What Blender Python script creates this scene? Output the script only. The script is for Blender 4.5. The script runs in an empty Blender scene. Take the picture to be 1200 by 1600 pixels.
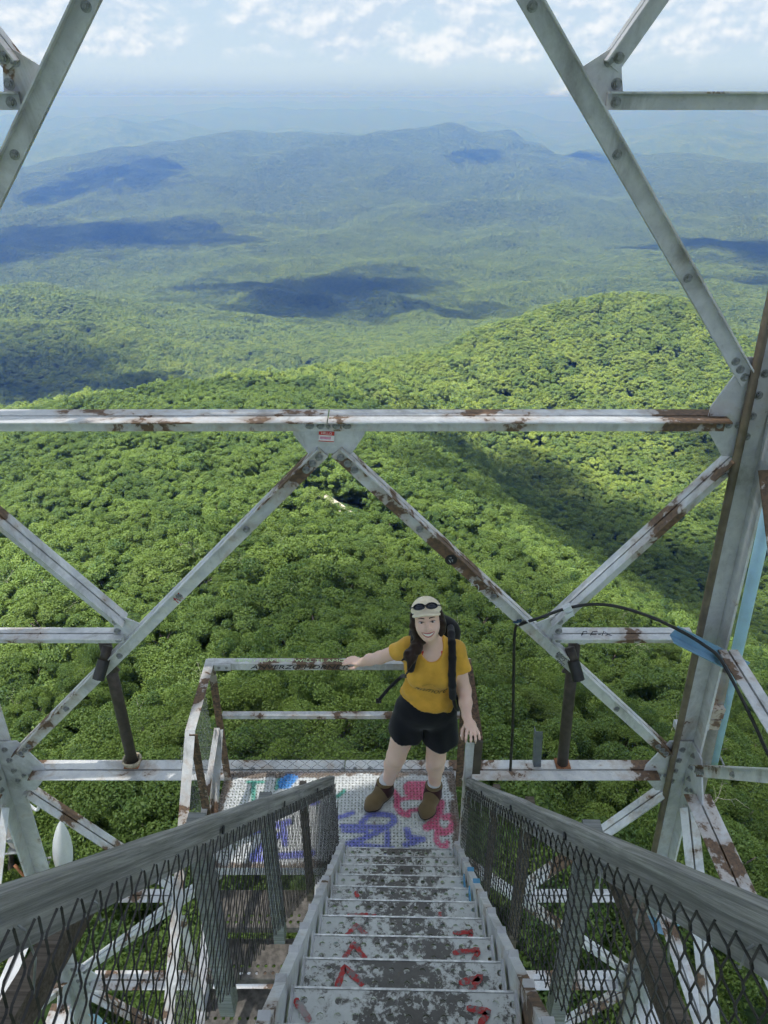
import bpy, bmesh, math, random
import numpy as np
from mathutils import Vector, Matrix, Euler

random.seed(7)
RNG = np.random.default_rng(11)
scene = bpy.context.scene
COL = scene.collection
R = math.radians

# ------------------------------------------------------------------ camera
CAM_H = 4.03
cam_data = bpy.data.cameras.new('camera')
cam_data.sensor_fit = 'VERTICAL'
cam_data.sensor_height = 36.0
cam_data.lens = 36.0 * 1160.0 / 1600.0
cam_data.clip_start = 0.02
cam_data.clip_end = 120000.0
camera = bpy.data.objects.new('camera', cam_data)
camera.location = (0, 0, CAM_H)
camera.rotation_euler = (R(90 - 29.25), 0, 0)
COL.objects.link(camera)
scene.camera = camera

# ------------------------------------------------------------------ light
SUN_VEC = Vector((-0.30, -0.10, 1.0)).normalized()      # towards the sun
sun_data = bpy.data.lights.new('sun', 'SUN')
sun_data.energy = 4.5
sun_data.angle = R(0.6)
sun_data.color = (1.0, 0.955, 0.88)
sun = bpy.data.objects.new('sun', sun_data)
sun.rotation_euler = (-SUN_VEC).to_track_quat('-Z', 'Y').to_euler()
sun.location = (-30, -7, 100)
COL.objects.link(sun)

world = bpy.data.worlds.new('World')
scene.world = world
world.use_nodes = True
wn, wl = world.node_tree.nodes, world.node_tree.links
wn.clear()

def nd(nodes, kind, **kw):
    n = nodes.new(kind)
    for k, v in kw.items():
        setattr(n, k, v)
    return n

def math_node(nodes, links, op, a, b=None, c=None, clamp=False):
    n = nodes.new('ShaderNodeMath'); n.operation = op; n.use_clamp = clamp
    for i, v in enumerate((a, b, c)):
        if v is None: continue
        if isinstance(v, (int, float)): n.inputs[i].default_value = v
        else: links.new(v, n.inputs[i])
    return n.outputs[0]

def build_world():
    out = nd(wn, 'ShaderNodeOutputWorld')
    bg = nd(wn, 'ShaderNodeBackground')
    sky = nd(wn, 'ShaderNodeTexSky')
    sky.sky_type = 'NISHITA'; sky.sun_disc = False
    sky.sun_elevation = math.asin(SUN_VEC.z)
    sky.sun_rotation = math.atan2(SUN_VEC.x, SUN_VEC.y)
    sky.altitude = 1200; sky.air_density = 1.0; sky.dust_density = 1.3; sky.ozone_density = 2.0
    tc = nd(wn, 'ShaderNodeTexCoord')
    sep = nd(wn, 'ShaderNodeSeparateXYZ'); wl.new(tc.outputs['Generated'], sep.inputs[0])
    z = sep.outputs['Z']
    comb = nd(wn, 'ShaderNodeCombineXYZ')
    wl.new(sep.outputs['X'], comb.inputs[0]); wl.new(sep.outputs['Y'], comb.inputs[1])
    wl.new(math_node(wn, wl, 'MULTIPLY', z, 1.55), comb.inputs[2])
    def noise(vec, scale, detail, rough, lac=2.1):
        n = nd(wn, 'ShaderNodeTexNoise'); n.inputs['Scale'].default_value = scale
        n.inputs['Detail'].default_value = detail; n.inputs['Roughness'].default_value = rough
        n.inputs['Lacunarity'].default_value = lac
        wl.new(vec, n.inputs['Vector']); return n.outputs['Fac']
    off = nd(wn, 'ShaderNodeVectorMath', operation='ADD'); wl.new(comb.outputs[0], off.inputs[0])
    off.inputs[1].default_value = (CLOUD_SEED[0], CLOUD_SEED[1], CLOUD_SEED[2])
    base = off.outputs[0]
    up = nd(wn, 'ShaderNodeVectorMath', operation='ADD'); wl.new(base, up.inputs[0]); up.inputs[1].default_value = (-0.004, 0, 0.010)
    n1 = noise(base, 15.0, 9.0, 0.55); n1u = noise(up.outputs[0], 15.0, 7.0, 0.53)
    nbig = noise(base, 6.0, 3.0, 0.5)
    # cover: patchy, none in the hazy strip just over the horizon
    mr = nd(wn, 'ShaderNodeMapRange', interpolation_type='SMOOTHSTEP'); wl.new(z, mr.inputs['Value'])
    mr.inputs['From Min'].default_value = 0.020; mr.inputs['From Max'].default_value = 0.050
    mr.inputs['To Min'].default_value = -0.17; mr.inputs['To Max'].default_value = 0.14
    s = math_node(wn, wl, 'ADD', n1, mr.outputs[0])
    s = math_node(wn, wl, 'ADD', s, math_node(wn, wl, 'MULTIPLY', math_node(wn, wl, 'SUBTRACT', nbig, 0.5), 0.8))
    cov = nd(wn, 'ShaderNodeMapRange', interpolation_type='SMOOTHSTEP'); wl.new(s, cov.inputs['Value'])
    cov.inputs['From Min'].default_value = 0.43; cov.inputs['From Max'].default_value = 0.70
    lit = math_node(wn, wl, 'SUBTRACT', n1, n1u)
    lm = nd(wn, 'ShaderNodeMapRange', interpolation_type='SMOOTHSTEP'); wl.new(lit, lm.inputs['Value'])
    lm.inputs['From Min'].default_value = -0.09; lm.inputs['From Max'].default_value = 0.12
    cc = nd(wn, 'ShaderNodeMix', data_type='RGBA'); wl.new(lm.outputs[0], cc.inputs['Factor'])
    cc.inputs['A'].default_value = (3.2, 3.95, 4.8, 1); cc.inputs['B'].default_value = (5.1, 5.3, 5.5, 1)
    # pale veil towards the horizon
    veil = nd(wn, 'ShaderNodeMapRange', interpolation_type='SMOOTHSTEP'); wl.new(z, veil.inputs['Value'])
    veil.inputs['From Min'].default_value = -0.02; veil.inputs['From Max'].default_value = 0.6
    veil.inputs['To Min'].default_value = 0.92; veil.inputs['To Max'].default_value = 0.55
    mv = nd(wn, 'ShaderNodeMix', data_type='RGBA'); wl.new(veil.outputs[0], mv.inputs['Factor'])
    wl.new(sky.outputs[0], mv.inputs['A'])
    low = nd(wn, 'ShaderNodeMapRange', interpolation_type='SMOOTHSTEP'); wl.new(z, low.inputs['Value'])
    low.inputs['From Min'].default_value = -0.004; low.inputs['From Max'].default_value = 0.030
    lo = nd(wn, 'ShaderNodeMix', data_type='RGBA'); wl.new(low.outputs[0], lo.inputs['Factor'])
    lo.inputs['A'].default_value = HORIZON_AIR; lo.inputs['B'].default_value = (3.1, 3.9, 4.7, 1)
    wl.new(lo.outputs['Result'], mv.inputs['B'])
    m = nd(wn, 'ShaderNodeMix', data_type='RGBA'); wl.new(math_node(wn, wl, 'MULTIPLY', cov.outputs[0], 0.9), m.inputs['Factor'])
    wl.new(mv.outputs['Result'], m.inputs['A']); wl.new(cc.outputs['Result'], m.inputs['B'])
    wl.new(m.outputs['Result'], bg.inputs['Color'])
    bg.inputs['Strength'].default_value = 0.050
    wl.new(bg.outputs[0], out.inputs['Surface'])
CLOUD_SEED = (3.1, 1.7, 0.4)
HORIZON_AIR = (2.05, 2.95, 4.1, 1)
build_world()

scene.view_settings.view_transform = 'Standard'
scene.view_settings.look = 'None'
scene.view_settings.exposure = 1.9
scene.view_settings.gamma = 1.0
scene.view_settings.use_curve_mapping = False
scene.render.engine = 'CYCLES'
cy = scene.cycles
cy.use_denoising = True
cy.max_bounces = 4; cy.diffuse_bounces = 2; cy.glossy_bounces = 1; cy.transmission_bounces = 2; cy.volume_bounces = 0; cy.transparent_max_bounces = 24
cy.caustics_reflective = False; cy.caustics_refractive = False
cy.use_adaptive_sampling = True; cy.adaptive_threshold = 0.03; cy.adaptive_min_samples = 16

# ------------------------------------------------------------------ tagging helpers
def tag(o, label=None, cat=None, group=None, kind=None):
    if label: o['label'] = label
    if cat: o['category'] = cat
    if group: o['group'] = group
    if kind: o['kind'] = kind
    return o

def empty(name, loc=(0, 0, 0), rz=0.0):
    o = bpy.data.objects.new(name, None)
    o.empty_display_size = 0.2
    o.location = loc; o.rotation_euler = (0, 0, rz)
    COL.objects.link(o)
    return o

def link_mesh(name, me, mat=None, parent=None):
    o = bpy.data.objects.new(name, me)
    if mat is not None and not me.materials:
        me.materials.append(mat)
    COL.objects.link(o)
    if parent is not None: o.parent = parent
    return o

def mesh_from(name, verts, faces, mat=None, smooth=False):
    me = bpy.data.meshes.new(name)
    me.from_pydata([tuple(map(float, v)) for v in verts], [], [tuple(map(int, f)) for f in faces])
    if mat is not None: me.materials.append(mat)
    if smooth: me.polygons.foreach_set('use_smooth', [True] * len(me.polygons))
    me.update()
    return me

def mesh_np(name, verts, quads, mat=None, smooth=False):
    """fast mesh from numpy arrays (all faces with the same vertex count)"""
    me = bpy.data.meshes.new(name)
    verts = np.asarray(verts, np.float32); quads = np.asarray(quads, np.int32)
    nv, nf, k = len(verts), len(quads), quads.shape[1]
    me.vertices.add(nv); me.vertices.foreach_set('co', verts.ravel())
    me.loops.add(nf * k); me.loops.foreach_set('vertex_index', quads.ravel())
    me.polygons.add(nf)
    me.polygons.foreach_set('loop_start', np.arange(0, nf * k, k, dtype=np.int32))
    me.polygons.foreach_set('loop_total', np.full(nf, k, np.int32))
    if smooth: me.polygons.foreach_set('use_smooth', np.ones(nf, bool))
    if mat is not None: me.materials.append(mat)
    me.update(calc_edges=True)
    return me

# ------------------------------------------------------------------ material helpers
class Mat:
    def __init__(self, name):
        self.m = bpy.data.materials.new(name); self.m.use_nodes = True
        self.n = self.m.node_tree.nodes; self.l = self.m.node_tree.links
        self.b = self.n['Principled BSDF']; self.out = self.n['Material Output']
    def noise(self, scale, detail=4, rough=0.55, coord='Object', vec=None, dist=0.0, lac=2.0):
        n = self.n.new('ShaderNodeTexNoise')
        n.inputs['Scale'].default_value = scale; n.inputs['Detail'].default_value = detail
        n.inputs['Roughness'].default_value = rough; n.inputs['Distortion'].default_value = dist
        if vec is None: vec = self.coord(coord)
        self.l.new(vec, n.inputs['Vector']); return n.outputs['Fac']
    def coord(self, which='Object'):
        if which == 'World':
            return self.n.new('ShaderNodeNewGeometry').outputs['Position']
        return self.n.new('ShaderNodeTexCoord').outputs[which]
    def scaled(self, vec, s):
        n = self.n.new('ShaderNodeVectorMath'); n.operation = 'MULTIPLY'
        self.l.new(vec, n.inputs[0]); n.inputs[1].default_value = s; return n.outputs[0]
    def ramp(self, fac, lo, hi, a=0.0, b=1.0):
        n = self.n.new('ShaderNodeMapRange'); n.interpolation_type = 'SMOOTHSTEP'
        self.l.new(fac, n.inputs['Value'])
        n.inputs['From Min'].default_value = lo; n.inputs['From Max'].default_value = hi
        n.inputs['To Min'].default_value = a; n.inputs['To Max'].default_value = b
        return n.outputs[0]
    def mix(self, fac, a, b, mode='MIX'):
        n = self.n.new('ShaderNodeMix'); n.data_type = 'RGBA'; n.blend_type = mode
        for k, v in (('Factor', fac), ('A', a), ('B', b)):
            s = n.inputs[k] if k == 'Factor' else [i for i in n.inputs if i.name == k and i.type == 'RGBA'][0]
            if k == 'Factor': s = n.inputs[0]
            if isinstance(v, (int, float)): s.default_value = v
            elif isinstance(v, tuple): s.default_value = (*v[:3], 1.0)
            else: self.l.new(v, s)
        return [o for o in n.outputs if o.type == 'RGBA'][0]
    def math(self, op, a, b=None, clamp=False): return math_node(self.n, self.l, op, a, b, None, clamp)
    def color(self, c):
        if isinstance(c, tuple): self.b.inputs['Base Color'].default_value = (*c[:3], 1)
        else: self.l.new(c, self.b.inputs['Base Color'])
    def rough(self, v):
        if isinstance(v, (int, float)): self.b.inputs['Roughness'].default_value = v
        else: self.l.new(v, self.b.inputs['Roughness'])
    def spec(self, v): self.b.inputs['Specular IOR Level'].default_value = v
    def bump(self, h, strength=0.3, dist=0.01):
        n = self.n.new('ShaderNodeBump'); n.inputs['Strength'].default_value = strength
        n.inputs['Distance'].default_value = dist
        self.l.new(h, n.inputs['Height']); self.l.new(n.outputs[0], self.b.inputs['Normal'])
    def attr(self, name, out='Color'):
        n = self.n.new('ShaderNodeAttribute'); n.attribute_name = name; return n.outputs[out]
    def random(self): return self.n.new('ShaderNodeObjectInfo').outputs['Random']
# ================================================================== TERRAIN
def np_noise(x, y, seed):
    """2-D gradient noise, about -1..1"""
    xi = np.floor(x).astype(np.int64); yi = np.floor(y).astype(np.int64)
    xf = x - xi; yf = y - yi
    def g(ix, iy, fx, fy):
        h = (ix * 374761393 + iy * 668265263 + seed * 2147483647) & 0xffffffff
        h = ((h ^ (h >> 13)) * 1274126177) & 0xffffffff
        a = ((h ^ (h >> 16)) & 0xffff) / 65536.0 * 2 * np.pi
        return np.cos(a) * fx + np.sin(a) * fy
    u = xf ** 3 * (xf * (xf * 6 - 15) + 10); v = yf ** 3 * (yf * (yf * 6 - 15) + 10)
    a = g(xi, yi, xf, yf); b = g(xi + 1, yi, xf - 1, yf)
    c = g(xi, yi + 1, xf, yf - 1); d = g(xi + 1, yi + 1, xf - 1, yf - 1)
    return (a + (b - a) * u + (c - a) * v + (a - b - c + d) * u * v) * 1.5

# Lie of the land: each line is a ridge or a valley floor, as (bearing in degrees from the view axis,
# horizontal distance in metres, metres below the lookout), nearest line first.
LAND = [
 [(-40, 5, 20.5), (40, 5, 20.5)],
 [(-40, 11, 21.0), (40, 11, 21.5)],
 [(-40, 21, 24.5), (0, 21, 25.0), (40, 22, 26.0)],
 [(-36, 58, 46), (-15, 58, 46.5), (0, 60, 48), (15, 60, 50), (30, 58, 50)],
 [(-34, 118, 68), (-18, 120, 69), (-5, 122, 72), (8, 125, 80), (22, 125, 88), (34, 125, 92)],
 [(-32, 225, 97), (-18, 230, 97), (-5, 230, 103), (6, 235, 118), (14, 240, 138), (22, 250, 160), (32, 250, 172)],
 [(-32, 360, 131), (-15, 370, 129), (-5, 370, 138), (4, 385, 166), (10, 390, 196), (16, 385, 214), (22, 330, 205), (32, 330, 210)],
 [(-30, 480, 168), (-24, 490, 172), (-19, 505, 178), (-14.5, 525, 188), (-11, 545, 184), (-6, 560, 184), (-1, 575, 187), (3, 585, 200), (8, 570, 222), (13, 520, 226), (20, 480, 212), (32, 470, 210)],
 [(-30, 620, 240), (-14, 660, 262), (-5, 700, 250), (1, 720, 232), (5, 760, 232), (9, 800, 215), (13, 830, 205), (17, 850, 198), (20, 860, 194), (22, 860, 200), (24, 850, 213), (27, 840, 232), (32, 820, 250)],
 [(-30, 950, 325), (-14, 1000, 345), (0, 1080, 350), (10, 1150, 345), (20, 1200, 340), (32, 1150, 345)],
 [(-32, 1500, 305), (-26, 1550, 325), (-20, 1600, 365), (-14, 1650, 412), (-8, 1700, 450), (0, 1750, 470), (12, 1800, 470), (32, 1800, 450)],
 [(-32, 2600, 505), (-14, 2600, 530), (0, 2600, 535), (12, 2600, 525), (32, 2600, 500)],
 [(-32, 3700, 520), (-18, 3700, 545), (-6, 3700, 560), (6, 3700, 560), (18, 3700, 555), (32, 3700, 540)],
 [(-30, 5000, 545), (-22, 5000, 540), (-14, 5300, 470), (-6, 5300, 440), (2, 5300, 420), (8, 5300, 440), (14, 5200, 500), (22, 5000, 540), (30, 5000, 545)],
 [(-30, 6100, 500), (-24, 6100, 480), (-20, 6200, 455), (-17, 6400, 385), (-14.5, 6600, 350), (-12.5, 6700, 285), (-10.4, 6900, 262), (-8.8, 6900, 295), (-7.4, 6850, 310), (-5.6, 6750, 270), (-4.6, 6750, 280), (-3, 6750, 252), (-1.6, 6700, 272), (0.6, 6700, 250), (2.6, 6700, 222), (4.5, 6700, 178), (5.6, 6700, 222), (6.6, 6700, 265), (8.6, 6700, 270), (9.6, 6700, 335), (10.8, 6700, 350), (12, 6700, 440), (14, 6600, 400), (18, 6600, 440), (24, 6600, 445), (30, 6500, 450)],
 [(-30, 8300, 560), (0, 8300, 600), (30, 8300, 560)],
 [(-28, 10500, 520), (-24, 10500, 480), (-21, 10600, 400), (-18, 10800, 330), (-16, 10800, 350), (-14, 10800, 340), (-11, 10800, 420), (-4, 10500, 480), (4, 10500, 420), (7, 10500, 350), (9, 10500, 400), (12, 10500, 500), (15, 10700, 410), (18, 10800, 330), (20, 10800, 370), (22, 10800, 350), (26, 10800, 410)],
 [(-30, 13000, 620), (0, 13000, 640), (30, 13000, 620)],
 [(-28, 16500, 400), (-22, 16500, 420), (-17, 16500, 400), (-12, 16500, 270), (-10, 16500, 310), (-8, 16500, 240), (-3, 16500, 330), (1, 16500, 290), (3, 16500, 350), (8, 16500, 300), (13, 16500, 440), (17, 16500, 310), (19, 16500, 350), (21, 16500, 290), (26, 16500, 370)],
 [(-30, 20500, 650), (30, 20500, 650)],
 [(-28, 26000, 400), (-20, 26000, 380), (-13, 26000, 350), (-10, 26000, 250), (-7, 26000, 190), (-2, 26000, 310), (1, 26000, 250), (4, 26000, 350), (9, 26000, 220), (12, 26000, 130), (13.5, 26000, 240), (16, 26000, 310), (21, 26000, 330), (26, 26000, 300)],
 [(-30, 33000, 650), (30, 33000, 650)],
 [(-28, 40000, 110), (-20, 40000, 60), (-12, 40000, 120), (-9, 40000, 40), (-5, 40000, 90), (-1, 40000, 25), (2, 40000, 100), (7, 40000, 50), (11, 40000, 10), (13, 40000, 50), (16, 40000, 90), (20, 40000, 15), (26, 40000, 80)],
 [(-30, 47000, 700), (30, 47000, 700)],
]
AZ = np.concatenate([np.arange(-180, -42, 3.0), np.arange(-42, 42.01, 0.2), np.arange(45, 180.1, 3.0)])
NR = 560
LR = np.linspace(math.log(4.5), math.log(46500), NR)

def smooth_interp(x, xp, fp, w=1.2):
    s = 0
    for o, k in ((-1, .5), (-.5, 1), (0, 1.2), (.5, 1), (1, .5)):
        s = s + k * np.interp(x + o * w, xp, fp)
    return s / 4.2

def pchip(x, y, xq):
    h = np.diff(x); d = np.diff(y) / h
    m = np.zeros_like(y)
    s = (np.sign(d[:-1]) * np.sign(d[1:])) > 0
    w1 = 2 * h[1:] + h[:-1]; w2 = h[1:] + 2 * h[:-1]
    with np.errstate(divide='ignore', invalid='ignore'):
        hm = (w1 + w2) / (w1 / d[:-1] + w2 / d[1:])
    m[1:-1] = np.where(s, hm, 0); m[0] = d[0]; m[-1] = d[-1]
    i = np.clip(np.searchsorted(x, xq) - 1, 0, len(h) - 1)
    t = (xq - x[i]) / h[i]
    t = np.clip(t, 0, 1)
    return ((1 + 2 * t) * (1 - t) ** 2) * y[i] + t * (1 - t) ** 2 * h[i] * m[i] + t * t * (3 - 2 * t) * y[i + 1] + t * t * (t - 1) * h[i] * m[i + 1]

def build_height():
    rk, dk = [], []
    for line in LAND:
        a, r, d = np.array(line, float).T
        w = 1.2 if r.mean() < 5500 else 0.35
        rk.append(smooth_interp(AZ, a, np.log(r), w)); dk.append(smooth_interp(AZ, a, d, w))
    rk = np.array(rk); dk = np.array(dk)
    Z = np.empty((len(AZ), NR))
    for i in range(len(AZ)):
        Z[i] = -pchip(rk[:, i], dk[:, i], LR)
    r = np.exp(LR)[None, :]; a = np.radians(AZ)[:, None]
    x = r * np.sin(a); y = r * np.cos(a)
    for k, lam in enumerate((9000, 4200, 2000, 950, 460, 220, 100, 45)):
        fade = np.clip((r - 1.6 * lam) / (2.6 * lam), 0, 1) * np.clip(lam / (r * 0.012), 0, 1)
        n = np_noise(x / lam + 17.3 * k, y / lam - 5.1 * k, 3 + k)
        rid = 0.45 - np.abs(np_noise(x / lam - 3.3 * k, y / lam + 8.7 * k, 31 + k)) * 1.3
        amp = 0.030 * lam * (0.55 if lam > 3000 else 1.0) * (2.2 if lam < 2500 else 1.0) * np.where((r > 3000) & (lam < 2500), np.interp(r, [3000, 4500, 6200, 7200, 9000], [1.0, 1.5, 1.5, 0.8, 1.1] if lam > 900 else [1.0, 0.7, 0.6, 0.5, 0.8]), 1.0)
        Z = Z + fade * amp * (0.5 * n + 0.9 * rid)
    return np.minimum(Z, np.where(r > 20000, -4.0, 60.0))
HZ = build_height()                       # canopy height relative to the lookout

def canopy(x, y):
    """height of the tree tops (world z)"""
    r = np.hypot(x, y); az = np.degrees(np.arctan2(x, y))
    fi = np.interp(az, AZ, np.arange(len(AZ))); fj = np.interp(np.log(np.maximum(r, 4.6)), LR, np.arange(NR))
    i = np.clip(fi.astype(int), 0, len(AZ) - 2); j = np.clip(fj.astype(int), 0, NR - 2)
    u = fi - i; v = fj - j
    z = HZ[i, j] * (1 - u) * (1 - v) + HZ[i + 1, j] * u * (1 - v) + HZ[i, j + 1] * (1 - u) * v + HZ[i + 1, j + 1] * u * v
    return z + CAM_H
TREE_H = 11.0
def drop_at(r):                            # how far the ground lies under the tree tops
    return np.interp(r, [0, 9, 20, 60, 1500, 5000, 7000, 12000], [0.5, 1.5, TREE_H - 1, TREE_H, TREE_H, 9, 4, 0])

def forest_floor_mat():
    m = Mat('forest_floor')
    pos = m.coord('World')
    n1 = m.noise(0.004, 5, 0.6, vec=pos); n2 = m.noise(0.03, 6, 0.65, vec=pos); n3 = m.noise(0.5, 4, 0.6, vec=pos)
    c = m.mix(m.ramp(n1, 0.35, 0.65), (0.045, 0.08, 0.02), (0.085, 0.13, 0.032))
    c = m.mix(m.ramp(n2, 0.4, 0.62), c, (0.022, 0.044, 0.013))
    c = m.mix(m.ramp(n3, 0.5, 0.75, 0, 0.5), c, (0.055, 0.045, 0.025))
    m.color(c); m.rough(0.9); m.spec(0.1)
    n = m.n.new('ShaderNodeBump'); n.inputs['Strength'].default_value = 1.0; n.inputs['Distance'].default_value = 14.0
    m.l.new(n2, n.inputs['Height']); m.l.new(n.outputs[0], m.b.inputs['Normal'])
    return m.m

def build_terrain():
    r = np.exp(LR)[None, :]; a = np.radians(AZ)[:, None]
    x = r * np.sin(a); y = r * np.cos(a); z = HZ + CAM_H - drop_at(r)
    na = len(AZ) - 1                       # -180 and 180 are the same bearing
    V = np.stack([x[:na], y[:na], z[:na]], -1).reshape(-1, 3)
    V = np.vstack([V, [[0, 0, HZ[:, 0].mean() + CAM_H - 0.5]]])
    i = np.arange(na)[:, None]; j = np.arange(NR - 1)[None, :]
    i2 = (i + 1) % na
    q = np.stack([i * NR + j, i * NR + j + 1, i2 * NR + j + 1, i2 * NR + j], -1).reshape(-1, 4)
    me = mesh_np('terrain', V, q, forest_floor_mat(), smooth=True)
    bm = bmesh.new(); bm.from_mesh(me); bm.verts.ensure_lookup_table()
    c = bm.verts[len(V) - 1]
    for k in range(na):
        bm.faces.new((c, bm.verts[k * NR], bm.verts[((k + 1) % na) * NR])).smooth = True
    bm.normal_update(); bm.to_mesh(me); bm.free()
    o = link_mesh('terrain', me)
    tag(o, 'forested mountain ground falling away below the tower to far blue ridges', 'terrain', kind='structure')
    return o
build_terrain()

# ================================================================== TREES
def leaf_mat(name, dark, light, yellow=0.0):
    m = Mat(name)
    rnd = m.random(); pos = m.coord('World')
    n = m.noise(0.006, 3, 0.5, vec=pos); f = m.noise(0.9, 2, 0.5, vec=pos)
    a = m.attr('shade', 'Fac')
    t = m.math('ADD', m.math('MULTIPLY', rnd, 0.75), m.math('MULTIPLY', n, 0.42))
    c = m.mix(m.ramp(t, 0.2, 0.85), dark, light)
    c = m.mix(m.ramp(m.math('FRACT', m.math('MULTIPLY', rnd, 7.31)), 0.55, 1.0, 0, 0.55), c, (0.042, 0.095, 0.036))
    c = m.mix(m.ramp(m.math('FRACT', m.math('MULTIPLY', rnd, 3.77)), 0.78, 1.0, 0, 0.5), c, (0.12, 0.165, 0.040))
    c = m.mix(m.ramp(f, 0.35, 0.7, 0, 0.35), c, (0.13, 0.19, 0.04))
    c = m.mix(m.math('MULTIPLY', a, 0.6), c, (0.14, 0.21, 0.04))
    m.color(c); m.rough(0.55); m.spec(0.25)
    tr = m.n.new('ShaderNodeBsdfTranslucent')
    tc = m.mix(0.6, c, (0.14, 0.22, 0.02)); m.l.new(tc, tr.inputs['Color'])
    mx = m.n.new('ShaderNodeMixShader'); mx.inputs[0].default_value = 0.30
    m.l.new(m.b.outputs[0], mx.inputs[1]); m.l.new(tr.outputs[0], mx.inputs[2]); m.l.new(mx.outputs[0], m.out.inputs['Surface'])
    return m.m
M_LEAF_FAR = leaf_mat('sunlit_leaves', (0.062, 0.112, 0.028), (0.185, 0.245, 0.052))      # brightened leaf copy: the ridge's sunlight is put into the colour
M_LEAF_DISTANT = leaf_mat('distant_leaves', (0.042, 0.080, 0.020), (0.130, 0.180, 0.038))  # darker than the ridge copy; shade between leaves is put into the colour
M_LEAF = leaf_mat('leaves', (0.038, 0.082, 0.024), (0.118, 0.188, 0.046))
def bark_mat():
    m = Mat('bark'); n = m.noise(6, 5, 0.6)
    m.color(m.mix(n, (0.05, 0.042, 0.034), (0.16, 0.14, 0.12))); m.rough(0.9); m.bump(n, 0.6, 0.03)
    return m.m
M_BARK = bark_mat()
def dead_mat():
    m = Mat('dead_wood'); n = m.noise(9, 4, 0.6)
    m.color(m.mix(n, (0.30, 0.27, 0.23), (0.52, 0.49, 0.44))); m.rough(0.85)
    return m.m
M_DEAD = dead_mat()

def crown_mesh(name, rng, rx, rz, nclump, nleaf, lsize, tangent=0.55, fill=0.25, mat=None, up=0.25):
    """leaf faces spread over many rounded clumps; the crown is a dome whose top is at z = 0"""
    # clump centres: spread over the dome, fewer inside
    k = np.arange(nclump) + 0.5
    ph = k * 2.399963 + rng.uniform(0, 6.28)
    cz = 1 - 1.35 * k / nclump                    # 1 .. -0.35
    rad = np.sqrt(np.clip(1 - cz ** 2, 0, 1))
    shell = rng.uniform(0.62, 1.0, nclump)
    C = np.stack([rad * np.cos(ph) * rx, rad * np.sin(ph) * rx, cz * rz], -1) * shell[:, None]
    C += rng.normal(0, 0.13 * rx, C.shape)
    cr = rx * rng.uniform(0.15, 0.50, nclump) * (9.0 / nclump) ** 0.28
    which = rng.choice(nclump, nleaf, p=cr ** 2 / np.sum(cr ** 2))
    d = rng.normal(size=(nleaf, 3)); d /= np.linalg.norm(d, axis=1)[:, None]
    d[:, 2] = np.abs(d[:, 2]) * rng.choice([1, 1, 1, -0.6], nleaf)
    rr = np.where(rng.random(nleaf) < fill, rng.uniform(0.3, 0.9, nleaf), rng.uniform(0.86, 1.1, nleaf))
    P = C[which] + d * (cr[which] * rr)[:, None] * np.array([1, 1, 0.8])
    out = P / np.array([rx, rx, rz]); out /= np.linalg.norm(out, axis=1)[:, None] + 1e-6
    nrm = d * 0.7 + out * 0.35 + rng.normal(0, tangent, d.shape) + np.array([0, 0, up])
    nrm /= np.linalg.norm(nrm, axis=1)[:, None]
    t = np.cross(nrm, rng.normal(size=d.shape)); t /= np.linalg.norm(t, axis=1)[:, None] + 1e-9
    b = np.cross(nrm, t)
    L = lsize * rng.uniform(0.65, 1.35, nleaf)[:, None]; Wd = L * rng.uniform(0.40, 0.62, nleaf)[:, None]
    droop = nrm * L * rng.uniform(-0.25, 0.15, nleaf)[:, None]
    V = np.stack([P - t * L * 0.5, P + b * Wd * 0.5 - droop * 0.2, P + t * L * 0.55 + droop, P - b * Wd * 0.5 - droop * 0.2], 1).reshape(-1, 3)
    V[:, 2] -= rz
    q = np.arange(4 * nleaf).reshape(-1, 4)
    me = mesh_np(name, V, q, mat or M_LEAF)
    sh = np.repeat(np.clip(rng.normal(0.35, 0.3, nclump)[which] + rng.normal(0, 0.15, nleaf), 0, 1), 4).astype(np.float32)
    at = me.attributes.new('shade', 'FLOAT', 'POINT'); at.data.foreach_set('value', sh)
    return me

def tube(verts, faces, pts, rads, n=6, cap=True):
    """tapered tube along a polyline, appended to verts / faces lists"""
    pts = [Vector(p) for p in pts]
    if not hasattr(rads, '__len__'): rads = [rads] * len(pts)
    base = len(verts); ref = None
    for i, p in enumerate(pts):
        t = (pts[min(i + 1, len(pts) - 1)] - pts[max(i - 1, 0)]).normalized()
        if ref is None:
            ref = t.orthogonal().normalized()
        ref = (ref - t * ref.dot(t)); 
        if ref.length < 1e-6: ref = t.orthogonal()
        ref.normalize(); bi = t.cross(ref)
        for k in range(n):
            a = 2 * math.pi * k / n
            verts.append(p + (ref * math.cos(a) + bi * math.sin(a)) * rads[i])
    for i in range(len(pts) - 1):
        for k in range(n):
            a = base + i * n + k; b = base + i * n + (k + 1) % n
            faces.append((a, b, b + n, a + n))
    if cap:
        faces.append(tuple(base + k for k in reversed(range(n))))
        e = base + (len(pts) - 1) * n
        faces.append(tuple(e + k for k in range(n)))

def trunk_mesh(name, rng, h, rx, limbs=6):
    v, f = [], []
    r0 = 0.022 * h + 0.03
    tube(v, f, [(0, 0, -h), (rng.normal(0, .1), rng.normal(0, .1), -h * .6), (rng.normal(0, .2), rng.normal(0, .2), -h * .32), (0, 0, -h * .12)], [r0 * 1.3, r0, r0 * .75, r0 * .25], 7)
    for k in range(limbs):
        a = k * 2.4 + rng.uniform(0, 1); z0 = -h * rng.uniform(0.3, 0.6)
        e = np.array([math.cos(a), math.sin(a)]) * rx * rng.uniform(0.5, 0.8)
        tube(v, f, [(0, 0, z0), (e[0] * .5, e[1] * .5, z0 + h * .10), (e[0], e[1], z0 + h * .25)], [r0 * .5, r0 * .35, r0 * .1], 5)
    return mesh_from(name, v, f, M_BARK, True)

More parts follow.
